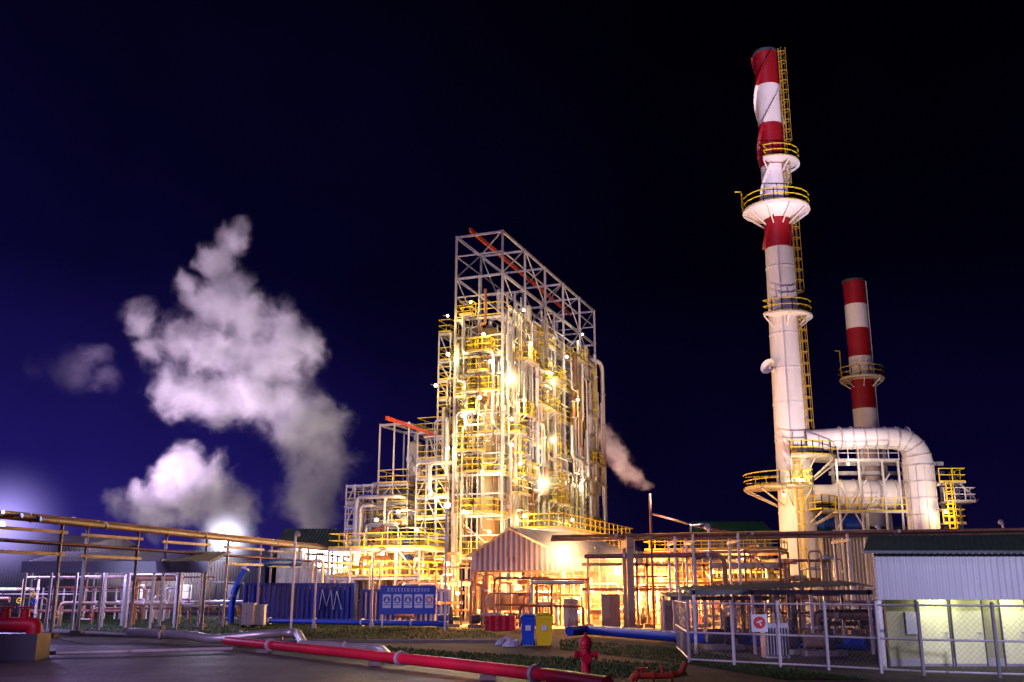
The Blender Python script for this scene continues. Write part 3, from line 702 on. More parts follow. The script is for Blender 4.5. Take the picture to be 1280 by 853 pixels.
# ------------------------------------------------------------------ clutter
cnames = [(RUSTP,'rusty'),(TAN,'tan'),(STEEL2,'cream'),(SILV,'silver'),(RUSTP,'rusty')]
def cluster(n_, x_lo, x_hi, y_lo, y_hi, z_lo, z_hi, where):
    for i in range(n_):
        m_, cn = R.choice(cnames); r = R.choice([.04,.05,.06,.08,.1,.13,.19]); y = R.uniform(y_lo,y_hi); x = R.uniform(x_lo,x_hi-1.5); Lx = R.uniform(1.2,(x_hi-x_lo)*.5); z = R.uniform(z_lo,z_hi)
        xe = min(x_hi,x+Lx); rt = R.random()
        if rt < .3: P = [(x,y,.1),(x,y,z),(xe,y,z),(xe,y,.2)]
        elif rt < .5: P = [(x,y,z),(xe,y,z),(xe,y,max(.3,z-2)),(xe+1,y,max(.3,z-2))]
        elif rt < .75: P = [(x,y,.1),(x,y,z),(x,y-2,z),(xe,y-2,z)]
        else: P = [(x,y,.1),(x,y,z+1),(x+.8,y,z+1),(x+.8,y,.4)]
        o = pipe('process_pipe', P, r, m_, f'{"thick" if r>.15 else "thin"} {cn} pipe in the {where}', f'{cn} pipes in the {where}', .3, fl=R.choice([None,1.6]))
        if R.random() < .45:
            c_ = V(P[0]).lerp(V(P[1]),.5)
            q = MB(); q.tube([c_+V((0,-r,0)), c_+V((0,-r-.3,0))], .03, 6); cc = c_+V((0,-r-.3,0)); q.tube([cc+V((math.cos(a*PI/6)*.17,0,math.sin(a*PI/6)*.17)) for a in range(13)], .025, 5); build('valve_wheel', q, R.choice([RED,YEL,BLUE]), o)
cluster(84, 4, 18, 66, 84, .5, 4.8, 'orange lit pipework right of the shed')
cluster(38, -3.5, 5, 65, 76, .5, 3.8, 'pipework at the foot of the tower')
cluster(14, -12, -3, 74, 79, .5, 4.2, 'pipework behind the safety board')
cluster(18, -17, -6, 79, 88, .6, 5.4, 'lit pipework under the left gallery')
cluster(22, 16, 22, 62, 80, .6, 4.6, 'dim pipework left of the tall chimney')
cluster(14, 25.5, 32, 64, 80, .6, 4.4, 'dim pipework under the flue ducts')
for i,(x,y) in enumerate(((5,67),(9,68),(13,69),(7,75),(12,77))):
    support(x,y,4.4,3.2,(1,0,0), f'tan pipe portal {["at the left front","in the centre front","at the right front","behind on the left","behind on the right"][i]} of the orange lit pipework', TAN, tiers=(0,1.6), t_=.16)
def htank(px, py, D, r, L_, m_, label):
    p = W(px,py,D); t = thing('horizontal_tank', label, 'tank', (p.x,D,0)); q = MB(); a = p-V((L_/2,0,0)); b = p+V((L_/2,0,0)); u = V((1,0,0))
    q.tube([a-u*r*.5,a-u*r*.35,a,b,b+u*r*.35,b+u*r*.5],[r*.25,r*.7,r,r,r*.7,r*.25],20); build('shell',q,m_,t)
    for k_ in (.2,.8):
        c_ = a.lerp(b,k_); q = MB(); q.box(c_.x-.15,c_.x+.15,D-r*.8,D+r*.8,0,c_.z-r*.3); build('saddle',q,CONC,t)
    q = MB(); q.tube([p+V((0,0,r-.05)),p+V((0,0,r+.5))],.2,10); build('nozzle',q,STEEL,t)
htank(740,745,76,.8,4,STEEL2,'cream horizontal tank in the orange lit pipework')
htank(640,752,70,.6,3,TAN,'tan horizontal tank under the gable shed')
htank(905,735,80,.8,3.5,DARKST,'dark horizontal tank left of the tall chimney')
def pump(px, py, label, m_=BLUE):
    p = G(px,py); t = thing('pump', label, 'pump', p)
    q = MB(); q.box(p.x-.8,p.x+.8,p.y-.35,p.y+.35,0,.2); build('base',q,CONC,t)
    q = MB(); q.tube([p+V((-.7,0,.55)),p+V((0,0,.55))],.28,14); build('motor',q,m_,t)
    q = MB(); q.tube([p+V((.05,0,.55)),p+V((.35,0,.55)),p+V((.351,0,.55)),p+V((.75,0,.55))],[.36,.36,.14,.14],16); q.tube([p+V((.2,0,.8)),p+V((.2,0,1.3))],.12,10); build('casing',q,DARKST,t)
for i,(px,py) in enumerate(((560,784),(600,785),(720,783),(800,784))): pump(px,py,f'{["leftmost small","second small","third small","rightmost small"][i]} motor pump in front of the pipework',[BLUE,DARKST,BLUE,TAN][i])
t, x0, x1, za, zb = pbox('bounce_building','pale low building added to bounce orange light behind the pipework','building',660,860,705,770,92,8,BEIGE,True,True); rooft(t,x0,x1,92,8,zb,GREYC)  # cream walls put in as a reflector for the orange light
for i in range(5):
    q = MB(); xx = x0+1+i*2.6; q.box(xx,xx+1.2,91.85,91.98,1.2,3.0); o = build('window',q,DARKST,t); q = MB(); q.bar((xx+.6,91.8,1.2),(xx+.6,91.8,3),.08); build('window_bar',q,STEEL,o)
t, x0, x1, za, zb = pbox('bounce_building','low cream wall building added to bounce light behind the left gallery','building',440,570,705,770,99,8,BEIGE,True,True); rooft(t,x0,x1,99,8,zb,GREYC)  # second reflector building, added behind the lit gallery
OM = (1,.38,.09)
for i,(px,py,D,pw,r_,ms) in enumerate(((704,691,67.5,800,.26,(3.0,2.8,(1,.62,.3))),(772,714,70,3000,.2,(2.6,3.0,(1,.5,.18))),(826,724,70,3200,.18,(2.4,3.0,(1,.5,.18))),(740,738,69,3200,.13,(1.6,2.6,(1,.5,.18))),(680,745,71,2800,.14,(1.6,2.6,(1,.5,.18))),(800,748,72,3000,.12,(1.4,2.6,(1,.5,.18))),(640,738,72,2200,.12,(1.4,2.2,(1,.5,.18))),(572,742,72,2000,.1,None),(606,756,73,2000,.1,None),(765,762,70,2400,.1,None),(722,765,69,2400,.1,None),(856,740,70,2600,.12,(1.4,2.4,(1,.5,.18))),(700,728,80,4000,.1,None),(780,735,84,4500,.1,None),(650,722,76,2200,.1,None),(835,722,86,3500,.1,None))):  # extra low lamps added here to spread the orange light
    lamp(W(px,py,D), (0,-1,-.15), f'{["very bright orange floodlight at the right end of the shed","bright orange lamp right of the shed","orange lamp left of the tall chimney pipework","added orange lamp low in the pipework middle","small orange lamp under the shed corner","small orange lamp near the tan portal","small lamp under the shed front","small lamp left of the shed posts","small lamp by the left pumps","added lamp close to the ground in pipework","added lamp low behind the tan cabinet","small lamp at the right end of the orange pipework","added lamp deep in the pipework behind the shed corner","added lamp deep in the pipework before the bounce building","lamp beneath the gable shed deck","added lamp at the right end of the bounce building"][i]}', pw, OM, ORAN_B, r_, lr=.25, halo=ms)
for i,(px,py,D,pw) in enumerate(((478,692,78,1500),(520,700,80,1400),(455,705,84,1000),(560,705,77,1200),(890,715,72,1300),(930,700,72,1100),(985,722,76,1500))):
    lamp(W(px,py,D), (0,-1,-.3), f'warm lamp {["at the left end of the gallery","in the middle of the gallery","behind the gallery edge","at the right end of the gallery","beside the dark tank","on the gallery left of the tall chimney","at the foot of the tall chimney"][i]}', pw, (1,.56,.17), WARM_B, .13)

# ------------------------------------------------------------------ left side
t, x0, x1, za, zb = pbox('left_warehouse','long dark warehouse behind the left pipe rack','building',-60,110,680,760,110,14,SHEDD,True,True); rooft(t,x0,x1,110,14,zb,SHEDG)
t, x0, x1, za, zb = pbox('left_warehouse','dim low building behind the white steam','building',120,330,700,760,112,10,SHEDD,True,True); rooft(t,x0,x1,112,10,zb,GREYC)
for i in range(7):
    q = MB(); xx = x0+1.5+i*2.6; q.box(xx,xx+1.3,111.85,111.98,1.5,3.0); build('window',q,PAPER if i%2 else DARKST,t)
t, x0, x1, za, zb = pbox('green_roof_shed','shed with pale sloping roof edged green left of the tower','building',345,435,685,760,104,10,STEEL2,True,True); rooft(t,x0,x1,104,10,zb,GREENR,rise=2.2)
D = 64; x0, x1 = X(30,705,D), X(262,705,D); zc = Z(702,D)
t = thing('walkway_canopy','long flat pale canopy on slim posts on the left','canopy',((x0+x1)/2,D,0))
q = MB(); q.rcorr((x0,D-.2,zc-.15),(x1,D-.2,zc-.15),(x1,D+5,zc+.75),(x0,D+5,zc+.75)); build('roof',q,LAV,t)
q = MB(); q.box(x0,x1,D-.3,D-.22,zc-.7,zc+.0); build('fascia',q,LAV,t)
for i in range(8):
    x_ = x0+.2+(x1-x0-.4)*i/7
    for yy in (0,4.6): one('post', (x_,D+yy,0),(x_,D+yy,zc-.1+yy*.16), .13, STEEL, t)
cluster(34, -40, -22.5, 68, 88, .5, 4.2, 'dim pipework behind the left canopy')
for i in range(15):
    px = 50+i*13.2; p = G(px,774)
    q = MB(); q.tube([p,p+V((0,0,2.6))],.08,8); o = build('white_bollard', q, WHITE); tag(o,'white painted pipe post in the row below the left canopy','post','white posts below the left canopy')
pa, pb = G(50,774), G(50+14*13.2,774)
for zz_, nm in ((1.2,'lower'),(2.3,'upper')):
    q = MB(); q.bar(pa+V((0,.12,zz_)),pb+V((0,.12,zz_)),.06); o = build('guard_rail',q,STEEL); tag(o,f'{nm} rail tying the white posts on the left','rail')
p = G(288,779)
pipe('blue_pipe',[p,p+V((0,0,2.2)),p+V((.9,.5,4.2)),p+V((2.5,1,4.5)),p+V((4.4,3,4.5))],.25,BLUE,'thick blue pipe arching up left of the navy container',rad=1.2,fl=4)
pipe('blue_pipe',[G(310,781)+V((0,0,.3)),G(560,786)+V((0,0,.3))],.18,BLUE,'blue pipe lying along the ground before the navy container',fl=4)
pipe('blue_pipe',[G(712,798)+V((0,0,.35)),G(735,796)+V((0,0,.35)),G(862,807)+V((0,0,.35)),G(1085,818)+V((0,0,.35))],.25,BLUE,'thick blue ground pipe running from the yellow bin behind the fence',n=14)
def container(px0, px1, pyt, D, label, marks=None):
    x0, x1 = X(px0,750,D), X(px1,750,D); zt_ = Z(pyt,D)
    t = thing('shipping_container',label,'container',((x0+x1)/2,D,0))
    q = MB(); q.corr((x0+.1,D+2.4),(x0+.1,D+.06),.2,zt_-.15,.36,.08); q.corr((x0+.1,D+.06),(x1-.1,D+.06),.2,zt_-.15,.36,.08); q.corr((x1-.1,D+.06),(x1-.1,D+2.4),.2,zt_-.15,.36,.08); build('side_panel',q,NAVY,t)
    q = MB(); q.box(x0,x1,D,D+2.5,zt_-.05,zt_); build('roof',q,NAVY,t)
    q = MB()
    for z_ in (.1,zt_-.1): q.bar((x0,D,z_),(x1,D,z_),.16)
    for xx in (x0,x1): q.bar((xx,D,0),(xx,D,zt_),.18)
    build('frame',q,NAVY,t)
    if marks:
        q = MB()
        for PL in marks:
            for a,b in zip(PL[:-1],PL[1:]): pa,pb = W(*a,D-.06),W(*b,D-.06); q.bar(pa,pb,.03,.18)
        build('painted_mark',q,LETTER,t,False)
container(306,441,729,77,'dark blue corrugated container with white painted mark',[[(399,762),(403,737),(408,758),(414,737),(416,762)],[(417,762),(421,739),(427,762)]])
container(452,562,737,75,'shorter navy container standing behind the safety board')
# safety banner
D = 68
t = thing('safety_board','blue safety board with white panels of round symbols','sign',(X(510,750,D),D,0))
xa, xb, zt_, zb_ = X(475,750,D),X(545,750,D),Z(732,D),Z(768,D)
q = MB(); q.box(xa,xb,D,D+.06,zb_,zt_); build('board',q,BSIGN,t)
for px in (478,543):
    q = MB(); x_ = X(px,750,D); q.bar((x_,D+.15,0),(x_,D+.15,zt_),.1); build('post',q,STEEL,t)
q = MB(); xx = xa+.5
while xx < xb-.5:
    ww = R.uniform(.1,.18); h = R.uniform(.1,.16); q.box(xx,xx+ww*.3,D-.02,D-.003,zt_-.36,zt_-.36+h); q.box(xx,xx+ww,D-.02,D-.003,zt_-.36+h,zt_-.33+h); q.box(xx,xx+ww,D-.02,D-.003,zt_-.38,zt_-.36); xx += ww+.09
build('lettering',q,LETTER,t,False)
wp = (xb-xa-.2)/5
for i in range(5):
    a = xa+.1+i*wp; pz0, pz1 = zb_+.4, zt_-.58; q = MB(); q.box(a+.08,a+wp-.08,D-.02,D-.003,pz0,pz1); o = build('panel',q,PAPER,t,False)
    cx_ = a+wp/2; cz = (pz0+pz1)/2+.08
    q = MB(); q.tube([V((cx_,D-.022,cz)),V((cx_,D-.04,cz))],.22,20); ic = build('symbol_disc',q,[BSIGN,BSIGN,BSIGN,BSIGN,RSIGN][i],o)
    q = MB()
    if i == 4: q.tube([V((cx_,D-.042,cz)),V((cx_,D-.05,cz))],.14,16)
    else: q.tube([V((cx_,D-.042,cz+.07)),V((cx_,D-.05,cz+.07))],.07,12); q.box(cx_-.1,cx_+.1,D-.05,D-.042,cz-.14,cz-.0)
    build('symbol_mark',q,PAPER,o,False)
    q = MB(); q.box(cx_-.22,cx_+.22,D-.03,D-.022,cz-.34,cz-.29); build('caption_bar',q,BSIGN,o,False)
def cabinet(px, py, D, w_, h, label, m_, cat='cabinet', name='metal_cabinet'):
    p = V((X(px,py,D),D,0)); t = thing(name,label,cat,p); q = MB(); q.box(p.x-w_/2,p.x+w_/2,D,D+.6,.15,h); build('body',q,m_,t)
    for xa_, xb_ in ((p.x-w_/2+.06,p.x-.02),(p.x+.02,p.x+w_/2-.06)):
        q = MB(); q.box(xa_,xb_,D-.03,D-.003,.25,h-.1); o = build('door',q,m_,t)
    q = MB(); q.bar((p.x-.08,D-.06,h*.5),(p.x-.08,D-.06,h*.62),.03); build('handle',q,DARKST,o)
    for a in (-1,1):
        q = MB(); q.box(p.x+a*(w_/2-.1)-.05,p.x+a*(w_/2-.1)+.05,D+.05,D+.5,0,.15); build('foot',q,DARKST,t)
    q = MB(); q.box(p.x-w_/2-.05,p.x+w_/2+.05,D-.05,D+.65,h,h+.06); build('lid',q,m_,t)
cabinet(309,770,69,.8,1.5,'white metal cabinet left of a second one by the blue pipe',WHITE); cabinet(323,770,69.2,.75,1.4,'white metal cabinet right of its twin by the blue pipe',PAPER)
cabinet(764,770,64,1.15,2.1,'orange lit tan cabinet among the pipework',TAN); cabinet(842,775,58,1.3,1.8,'tan cabinet just left of the chain link fence',TAN); cabinet(714,775,66,.9,1.8,'tan cabinet right of the shed posts',STEEL2)
for i,px in enumerate((612,621,630,639)):
    p = G(px,788); q = MB(); q.lathe(p,[(.01,0),(.29,0),(.29,.28),(.31,.3),(.29,.32),(.29,.58),(.31,.6),(.29,.62),(.29,.88),(.26,.88),(.01,.86)],16); o = build('oil_drum',q,RED); tag(o,f'{["leftmost","second","third","rightmost"][i]} red drum of the row in front of the tower','drum','red drums in front of the tower')
def bin_(px, py, m_, label, hh=1.25, k=1.0):
    p = G(px,py); t = thing('wheelie_bin',label,'bin',p); q = MB(); w0,w1,d0,d1 = .25*k,.31*k,.28,.38
    q.add([(p.x-w0,p.y-d0,.06),(p.x+w0,p.y-d0,.06),(p.x+w0,p.y+d0,.06),(p.x-w0,p.y+d0,.06),(p.x-w1,p.y-d1,hh),(p.x+w1,p.y-d1,hh),(p.x+w1,p.y+d1,hh),(p.x-w1,p.y+d1,hh)],[(0,3,2,1),(4,5,6,7),(0,1,5,4),(1,2,6,5),(2,3,7,6),(3,0,4,7)])
    q.box(p.x-w1-.03,p.x+w1+.03,p.y-d1-.03,p.y+d1+.03,hh-.12,hh-.05); build('body',q,m_,t)
    q = MB(); q.add([(p.x-w1-.04,p.y-d1-.05,hh+.01),(p.x+w1+.04,p.y-d1-.05,hh+.01),(p.x+w1+.04,p.y+d1+.05,hh+.01),(p.x-w1-.04,p.y+d1+.05,hh+.01),(p.x-.2,p.y-.25,hh+.13),(p.x+.2,p.y-.25,hh+.13),(p.x+.2,p.y+.28,hh+.13),(p.x-.2,p.y+.28,hh+.13)],[(0,3,2,1),(4,5,6,7),(0,1,5,4),(1,2,6,5),(2,3,7,6),(3,0,4,7)]); build('lid',q,m_,t)
    for a in (-1,1):
        q = MB(); q.tube([(p.x+a*.24,p.y+.3,.12),(p.x+a*.32,p.y+.3,.12)],.12,14); build('wheel',q,BLACK,t)
    q = MB(); q.bar((p.x-.25,p.y+d1+.08,hh-.05),(p.x+.25,p.y+d1+.08,hh-.05),.04); build('handle',q,BLACK,t)
    q = MB(); q.box(p.x-.12,p.x+.12,p.y-d1-.01,p.y-d1+.0,.68,.9); build('sticker',q,PAPER,t)
YBIN = mat('yellow_bin_plastic',(.85,.66,.01),.4,0,.15)
BBIN = mat('blue_bin_plastic',(.01,.08,.6),.4,0,.15)
bin_(660,808,BBIN,'blue wheelie bin standing left of the yellow bin',1.25); bin_(680,808,YBIN,'yellow wheelie bin standing right of the blue bin',1.3,1.2)
for i,(px,py) in enumerate(((628,807),(637,809),(645,807),(633,804))):
    p = G(px,py); q = MB(); vs=[]
    for a in range(7):
        an = a*PI*2/7; rr_ = R.uniform(.2,.4); vs.append((p.x+math.cos(an)*rr_,p.y+math.sin(an)*rr_,.02))
    for a in range(7):
        an = a*PI*2/7+.3; rr_ = R.uniform(.1,.3); vs.append((p.x+math.cos(an)*rr_,p.y+math.sin(an)*rr_,R.uniform(.12,.3)))
    vs.append((p.x,p.y,R.uniform(.25,.38))); q.add(vs,[(a,(a+1)%7,7+(a+1)%7,7+a) for a in range(7)]+[(7+a,7+(a+1)%7,14) for a in range(7)])
    o = build('trash_bag',q,PAPER if i%2 else LAV,None,False); tag(o,f'crumpled pale bag of rubbish {["at the left","at the right front","nearest the blue bin","at the back"][i]} of the heap by the bins','bag','rubbish bags by the bins')
# ------------------------------------------------------------------ foreground pipes
def gp(px,py,z): return G(px,py)+V((0,0,z))
pipe('fire_main_pipe',[gp(283,810,.3),gp(420,826,.3),gp(560,843,.3),gp(700,862,.3),gp(760,872,.3)],.17,RED,'long thick red pipe running diagonally across the foreground',fl=9,rad=.2,n=16)
t = thing('insulated_pipe','silver clad pipe with raised elbow lying left of the red pipe','pipe',gp(200,803,0))
q = MB(); q.tube(rnd([gp(162,801,.4),gp(240,806,.4),gp(262,807,.25),gp(330,807,.5),gp(370,806,.55),gp(383,815,.1)],.8,6),.2,14); build('pipe_jacket',q,SILV,t)
for px in (200,243,300,352):
    q = MB(); p = gp(px,806,.42); q.tube([p-V((.04,0,0)),p+V((.04,0,0))],.23,12); build('joint_band',q,STEEL,t)
t = thing('insulated_pipe','short silver pipe stub beside the red pipe','pipe',gp(430,815,0))
q = MB(); q.tube(rnd([gp(376,814,.28),gp(430,818,.28),gp(476,821,.3),gp(492,829,.05)],.5,5),.15,14); build('pipe_jacket',q,SILV,t)
q = MB(); p = gp(430,818,.29); q.tube([p-V((.04,0,0)),p+V((.04,0,0))],.18,12); build('joint_band',q,STEEL,t)
pipe('ground_pipe',[gp(-20,824,.15),gp(150,820,.15),gp(290,816,.15)],.07,STEEL,'thin grey pipe low on the asphalt at left')
for i,(px,py) in enumerate(((330,816),(470,832),(610,850))):
    p = G(px,py); q = MB(); q.box(p.x-.22,p.x+.22,p.y-.2,p.y+.2,0,.13); o = build('pipe_sleeper',q,CONC); tag(o,f'{["left","middle","right"][i]} concrete block under the long red pipe','block','concrete blocks under the red pipe')
def hydrant(p, s_, label):
    t = thing('fire_hydrant',label,'hydrant',p)
    q = MB(); q.lathe(p,[(.01,0),(.24,0),(.24,.06),(.15,.07),(.13,.2),(.13,.72*s_),(.17,.73*s_),(.17,.8*s_),(.14,.81*s_)],18); build('barrel',q,RED,t)
    q = MB(); q.lathe(p+V((0,0,.81*s_)),[(.19,0),(.19,.04),(.17,.1),(.11,.2),(.05,.24),(.05,.32),(.01,.32)],18); build('bonnet',q,RED,t)
    for a in (-1,1):
        q = MB(); c_ = p+V((0,0,.58*s_)); q.tube([c_,c_+V((a*.24,0,0)),c_+V((a*.241,0,0)),c_+V((a*.33,0,0))],[.08,.08,.115,.115],12); build('side_outlet',q,RED,t)
    q = MB(); c_ = p+V((0,0,.5*s_)); q.tube([c_,c_+V((0,-.22,0)),c_+V((0,-.221,0)),c_+V((0,-.3,0))],[.1,.1,.14,.14],12); build('front_outlet',q,RED,t)
hydrant(G(733,850),1.15,'red fire hydrant standing in front of the red pipe')
p = G(824,853); t = thing('valve_manifold','low orange red pipe manifold with hand wheel at bottom right of the hydrant','valve',p)
q = MB(); q.tube(rnd([p+V((-.75,0,.03)),p+V((-.7,0,.16)),p+V((.2,0,.16)),p+V((.6,.1,.2)),p+V((.75,.1,.5))],.12,5),.08,12); build('pipe_body',q,ORED,t)
for dx_, h in ((-.45,.34),(.1,.42)):
    q = MB(); q.tube([p+V((dx_,0,.12)),p+V((dx_,0,h))],.06,10); build('valve_stem',q,ORED,t)
q = MB(); cc = p+V((-.45,0,.36)); q.tube([cc+V((math.cos(a*PI/8)*.15,math.sin(a*PI/8)*.15,0)) for a in range(17)],.022,6); q.bar(cc-V((.15,0,0)),cc+V((.15,0,0)),.03); build('hand_wheel',q,ORED,t)
for dx in (-.65,-.2,0.3):
    q = MB(); q.tube([p+V((dx,0,.16)),p+V((dx+.07,0,.16))],.14,12); build('flange',q,ORED,t)
p = G(18,825); t = thing('valve_station','red valve station on a dark plinth at the far left edge','valve station',p)
q = MB(); q.box(p.x-1.0,p.x+.95,p.y-.5,p.y+.6,0,.9); build('plinth',q,DARKST,t)
q = MB(); q.tube(rnd([p+V((-1.1,0,1.2)),p+V((.6,0,1.2)),p+V((.6,0,.9))],.3),.26,12); build('pipe_body',q,RED,t)
for dx in (-.5,.2):
    q = MB(); q.tube([p+V((dx,0,1.2)),p+V((dx,0,1.75))],.16,12); build('bonnet',q,RED,t)
    q = MB(); cc = p+V((dx,0,1.8)); q.tube([cc+V((math.cos(a*PI/8)*.26,math.sin(a*PI/8)*.26,0)) for a in range(17)],.035,6); q.bar(cc-V((.26,0,0)),cc+V((.26,0,0)),.04); build('hand_wheel',q,RED,t)

# ------------------------------------------------------------------ right side building
D = 32.5; zr = Z(690,D); zw = Z(750,D); xl = X(1094,720,D); xr = X(1400,720,D); SH = .44
t = thing('guard_building','low building with dark eave, corrugated lavender band and lime doors at right','building',((xl+xr)/2,D,0))
q = MB(); q.corr((xl+SH*5.5,D+5.5),(xl,D),zw,zr,.2,.035); q.corr((xl,D),(xr,D),zw,zr,.2,.035); build('fascia_cladding',q,LAV,t)
q = MB(); q.rcorr((xl-.45,D-.4,zr),(xr,D-.4,zr),(xr+1.4,D+2.8,zr+.66),(xl-.45+SH*3,D+2.8,zr+.66),.2,.03); q.rcorr((xl-.45+SH*3,D+2.8,zr+.66),(xr+1.4,D+2.8,zr+.66),(xr+2,D+5.8,zr),(xl-.45+SH*6,D+5.8,zr),.2,.03); ro = build('roof',q,ROOFD,t)
q = MB(); q.box(xl-.48,xr,D-.48,D-.42,zr-.06,zr+.02); build('gutter',q,DARKST,ro)
yw = D+1.4; q = MB(); q.box(xl+.75,xr,yw,yw+.15,0,zr-.1); build('wall',q,LIME,t)
q = MB(); q.box(xl+.1,xr,D+.06,yw,zw+.35,zw+.4); build('soffit',q,LAV,t)
q = MB(); q.bar((xl+.08,D+.1,0),(xl+.08,D+.1,zw+.3),.12); build('post',q,STEEL,t)
for px0_,px1_ in ((1150,1187),(1192,1230),(1254,1284)):
    a, b = X(px0_,800,yw),X(px1_,800,yw); q = MB(); q.box(a,b,yw-.04,yw-.003,.08,2.2); o = build('door',q,LIMED,t)
    q = MB(); q.bar((a-.02,yw-.04,0),(a-.02,yw-.04,2.24),.04); q.bar((a-.02,yw-.04,2.24),(b+.02,yw-.04,2.24),.04); q.bar((b+.02,yw-.04,2.24),(b+.02,yw-.04,0),.04); build('door_frame',q,DARKST,o)
    q = MB(); q.tube([(b-.1,yw-.09,1.05),(b-.1,yw-.04,1.05)],.035,8); q.bar((b-.1,yw-.09,1.05),(b-.22,yw-.09,1.05),.025); build('door_handle',q,STEEL,o)
q = MB(); a = X(1132,790,yw); q.box(a,a+.35,yw-.12,yw-.003,1.0,1.7); build('meter_box',q,GREYC,t)
q = MB(); q.box(xl+.75,xr,yw-.03,yw-.002,.0,.25); build('plinth_band',q,GREYC,t)
for i,px in enumerate((1176,1262)):
    x_ = X(px,755,D+.9); tt = thing('tube_light',f'{["left","right"][i]} fluorescent tube under the eave of the lime building','lamp',(x_,D+.9,zw+.3)); q = MB(); q.box(x_-.65,x_+.65,D+.85,D+.95,zw+.28,zw+.34); build('fitting',q,PAPER,tt); q = MB(); q.tube([(x_-.6,D+.9,zw+.25),(x_+.6,D+.9,zw+.25)],.025,8); build('tube',q,TUBE_B,tt)
    ld = bpy.data.lights.new('lamp_light','AREA'); ld.shape='RECTANGLE'; ld.size=1.0; ld.size_y=.08; ld.energy=30; ld.color=(1,1,.62); lo=bpy.data.objects.new('lamp_light',ld); C.objects.link(lo); lo.parent=tt; lo.location=(0,0,-.1)
CH_W = mat('chain_link_wire',(.22,.22,.26),.4,.5,.2)
def fence_panel(a, b, h, label, gate=False):
    a, b = V((a[0],a[1],0)), V((b[0],b[1],0)); L_ = (b-a).length; u = (b-a)/L_
    t = thing('chain_link_gate' if gate else 'chain_link_fence', label, 'gate' if gate else 'fence', a)
    for p in ((a,b) if gate else (a,)):
        q = MB(); q.tube([p,p+V((0,0,h+.05)),p+V((0,0,h+.09))],[.055,.055,.02],8); build('post',q,STEEL,t)
    for z_ in ([h-.03,.12,h*.5]):
        q = MB(); q.tube([a+V((0,0,z_)),b+V((0,0,z_))],.032,8); build('rail',q,STEEL,t)
    q = MB(); stp = .16; H = h-.2; k_ = -int(H/stp)-1
    while k_*stp < L_:
        for s_ in (1,-1):
            s0 = k_*stp if s_ == 1 else k_*stp+H
            t0, t1 = 0.0, 1.0
            x_a, x_b = s0, s0+H*s_
            def cl(x): return (x-x_a)/(x_b-x_a)
            lo_, hi_ = sorted((cl(0),cl(L_))); t0 = max(t0,lo_); t1 = min(t1,hi_)
            if t1-t0 > .01:
                q.bar(a+u*(x_a+(x_b-x_a)*t0)+V((0,0,.15+H*t0)), a+u*(x_a+(x_b-x_a)*t1)+V((0,0,.15+H*t1)), .005)
        k_ += 1
    build('wire_mesh',q,CH_W,t,False)
    return t
FP = [G(862,829),G(918,832),G(976,835),G(1036,838),G(1102,842)]
labs = ['leftmost chain link panel of the front fence','chain link panel carrying the red sign','chain link panel right of the red sign','chain link panel left of the lime building']
for i in range(4): fence_panel(FP[i],FP[i+1],2.0,labs[i])
FQ = [G(1102,842),G(1155,845),G(1250,848),G(1320,850)]
labs = ['narrow chain link gate leaf before the left end of the lime wall','wide chain link gate leaf before the lime doors','chain link panel at the right edge of the picture']
for i in range(3): fence_panel(FQ[i],FQ[i+1],2.0,labs[i],gate=True)
fence_panel(G(862,829),G(846,812),2.0,'chain link panel receding behind the left fence corner')
p = G(948,834); x_ = X(949,780,p.y-.1); z_ = Z(779,p.y); t = thing('warning_sign','white square sign with red round emblem hung on the chain link fence','sign',(x_,p.y-.1,z_))
q = MB(); q.box(x_-.26,x_+.26,p.y-.14,p.y-.12,z_-.27,z_+.27); build('plate',q,PAPER,t)
q = MB(); q.tube([V((x_,p.y-.145,z_+.02)),V((x_,p.y-.16,z_+.02))],.19,24); build('emblem_disc',q,RSIGN,t)
q = MB(); q.bar((x_-.10,p.y-.17,z_+.02),(x_+.08,p.y-.17,z_+.08),.01,.05); q.bar((x_-.02,p.y-.172,z_+.05),(x_+.05,p.y-.172,z_-.08),.01,.05); build('emblem_mark',q,PAPER,t)
for i,(pa,pb,py,DD,pl) in enumerate(((862,1090,737,40,'upper dark flat roof behind the chain link fence'),(838,960,745,48,'lower dark flat roof left behind the fence'))):
    x0, x1, zz_ = X(pa,py,DD),X(pb,py,DD),Z(py,DD)
    t = thing('flat_canopy',pl,'canopy',((x0+x1)/2,DD,0)); q = MB(); q.rcorr((x0,DD,zz_-.12),(x1,DD,zz_+.15),(x1,DD+3.5,zz_+.35),(x0,DD+3.5,zz_+.1),.3,.05); q.box(x0,x1,DD-.05,DD-.01,zz_-.2,zz_-.02); build('roof',q,DARKST,t)
    for k_ in range(4):
        for yy in (0,3.3):
            q = MB(); xx = x0+.15+(x1-x0-.3)*k_/3; q.bar((xx,DD+yy,0),(xx,DD+yy,zz_),.1); build('post',q,STEEL,t)
for i,(px,py) in enumerate(((905,812),(985,818),(1030,820))):
    pump(px,py,f'{["left","middle","right"][i]} pump set under the dark flat roof',[DARKST,GREYC,TAN][i])
p = G(985,832)
t = thing('transformer_unit','grey finned transformer behind the chain link fence','transformer',(p.x,p.y+1.5,0)); q = MB(); q.box(p.x-.4,p.x+.4,p.y+1.2,p.y+1.9,.15,1.3); build('tank',q,GREYC,t)
for i in range(8):
    q = MB(); q.box(p.x-.38+i*.1,p.x-.35+i*.1,p.y+1.0,p.y+1.19,.25,1.15); build('fin',q,GREYC,t)
for dx in (-.25,0,.25):
    q = MB(); q.lathe((p.x+dx,p.y+1.55,1.3),[(.06,0),(.09,.05),(.05,.1),(.09,.15),(.05,.2),(.07,.25),(.02,.35)],10); build('insulator',q,TAN,t)
cluster(24, 11, 20, 42, 56, .4, 2.2, 'pipework behind the chain link fence')
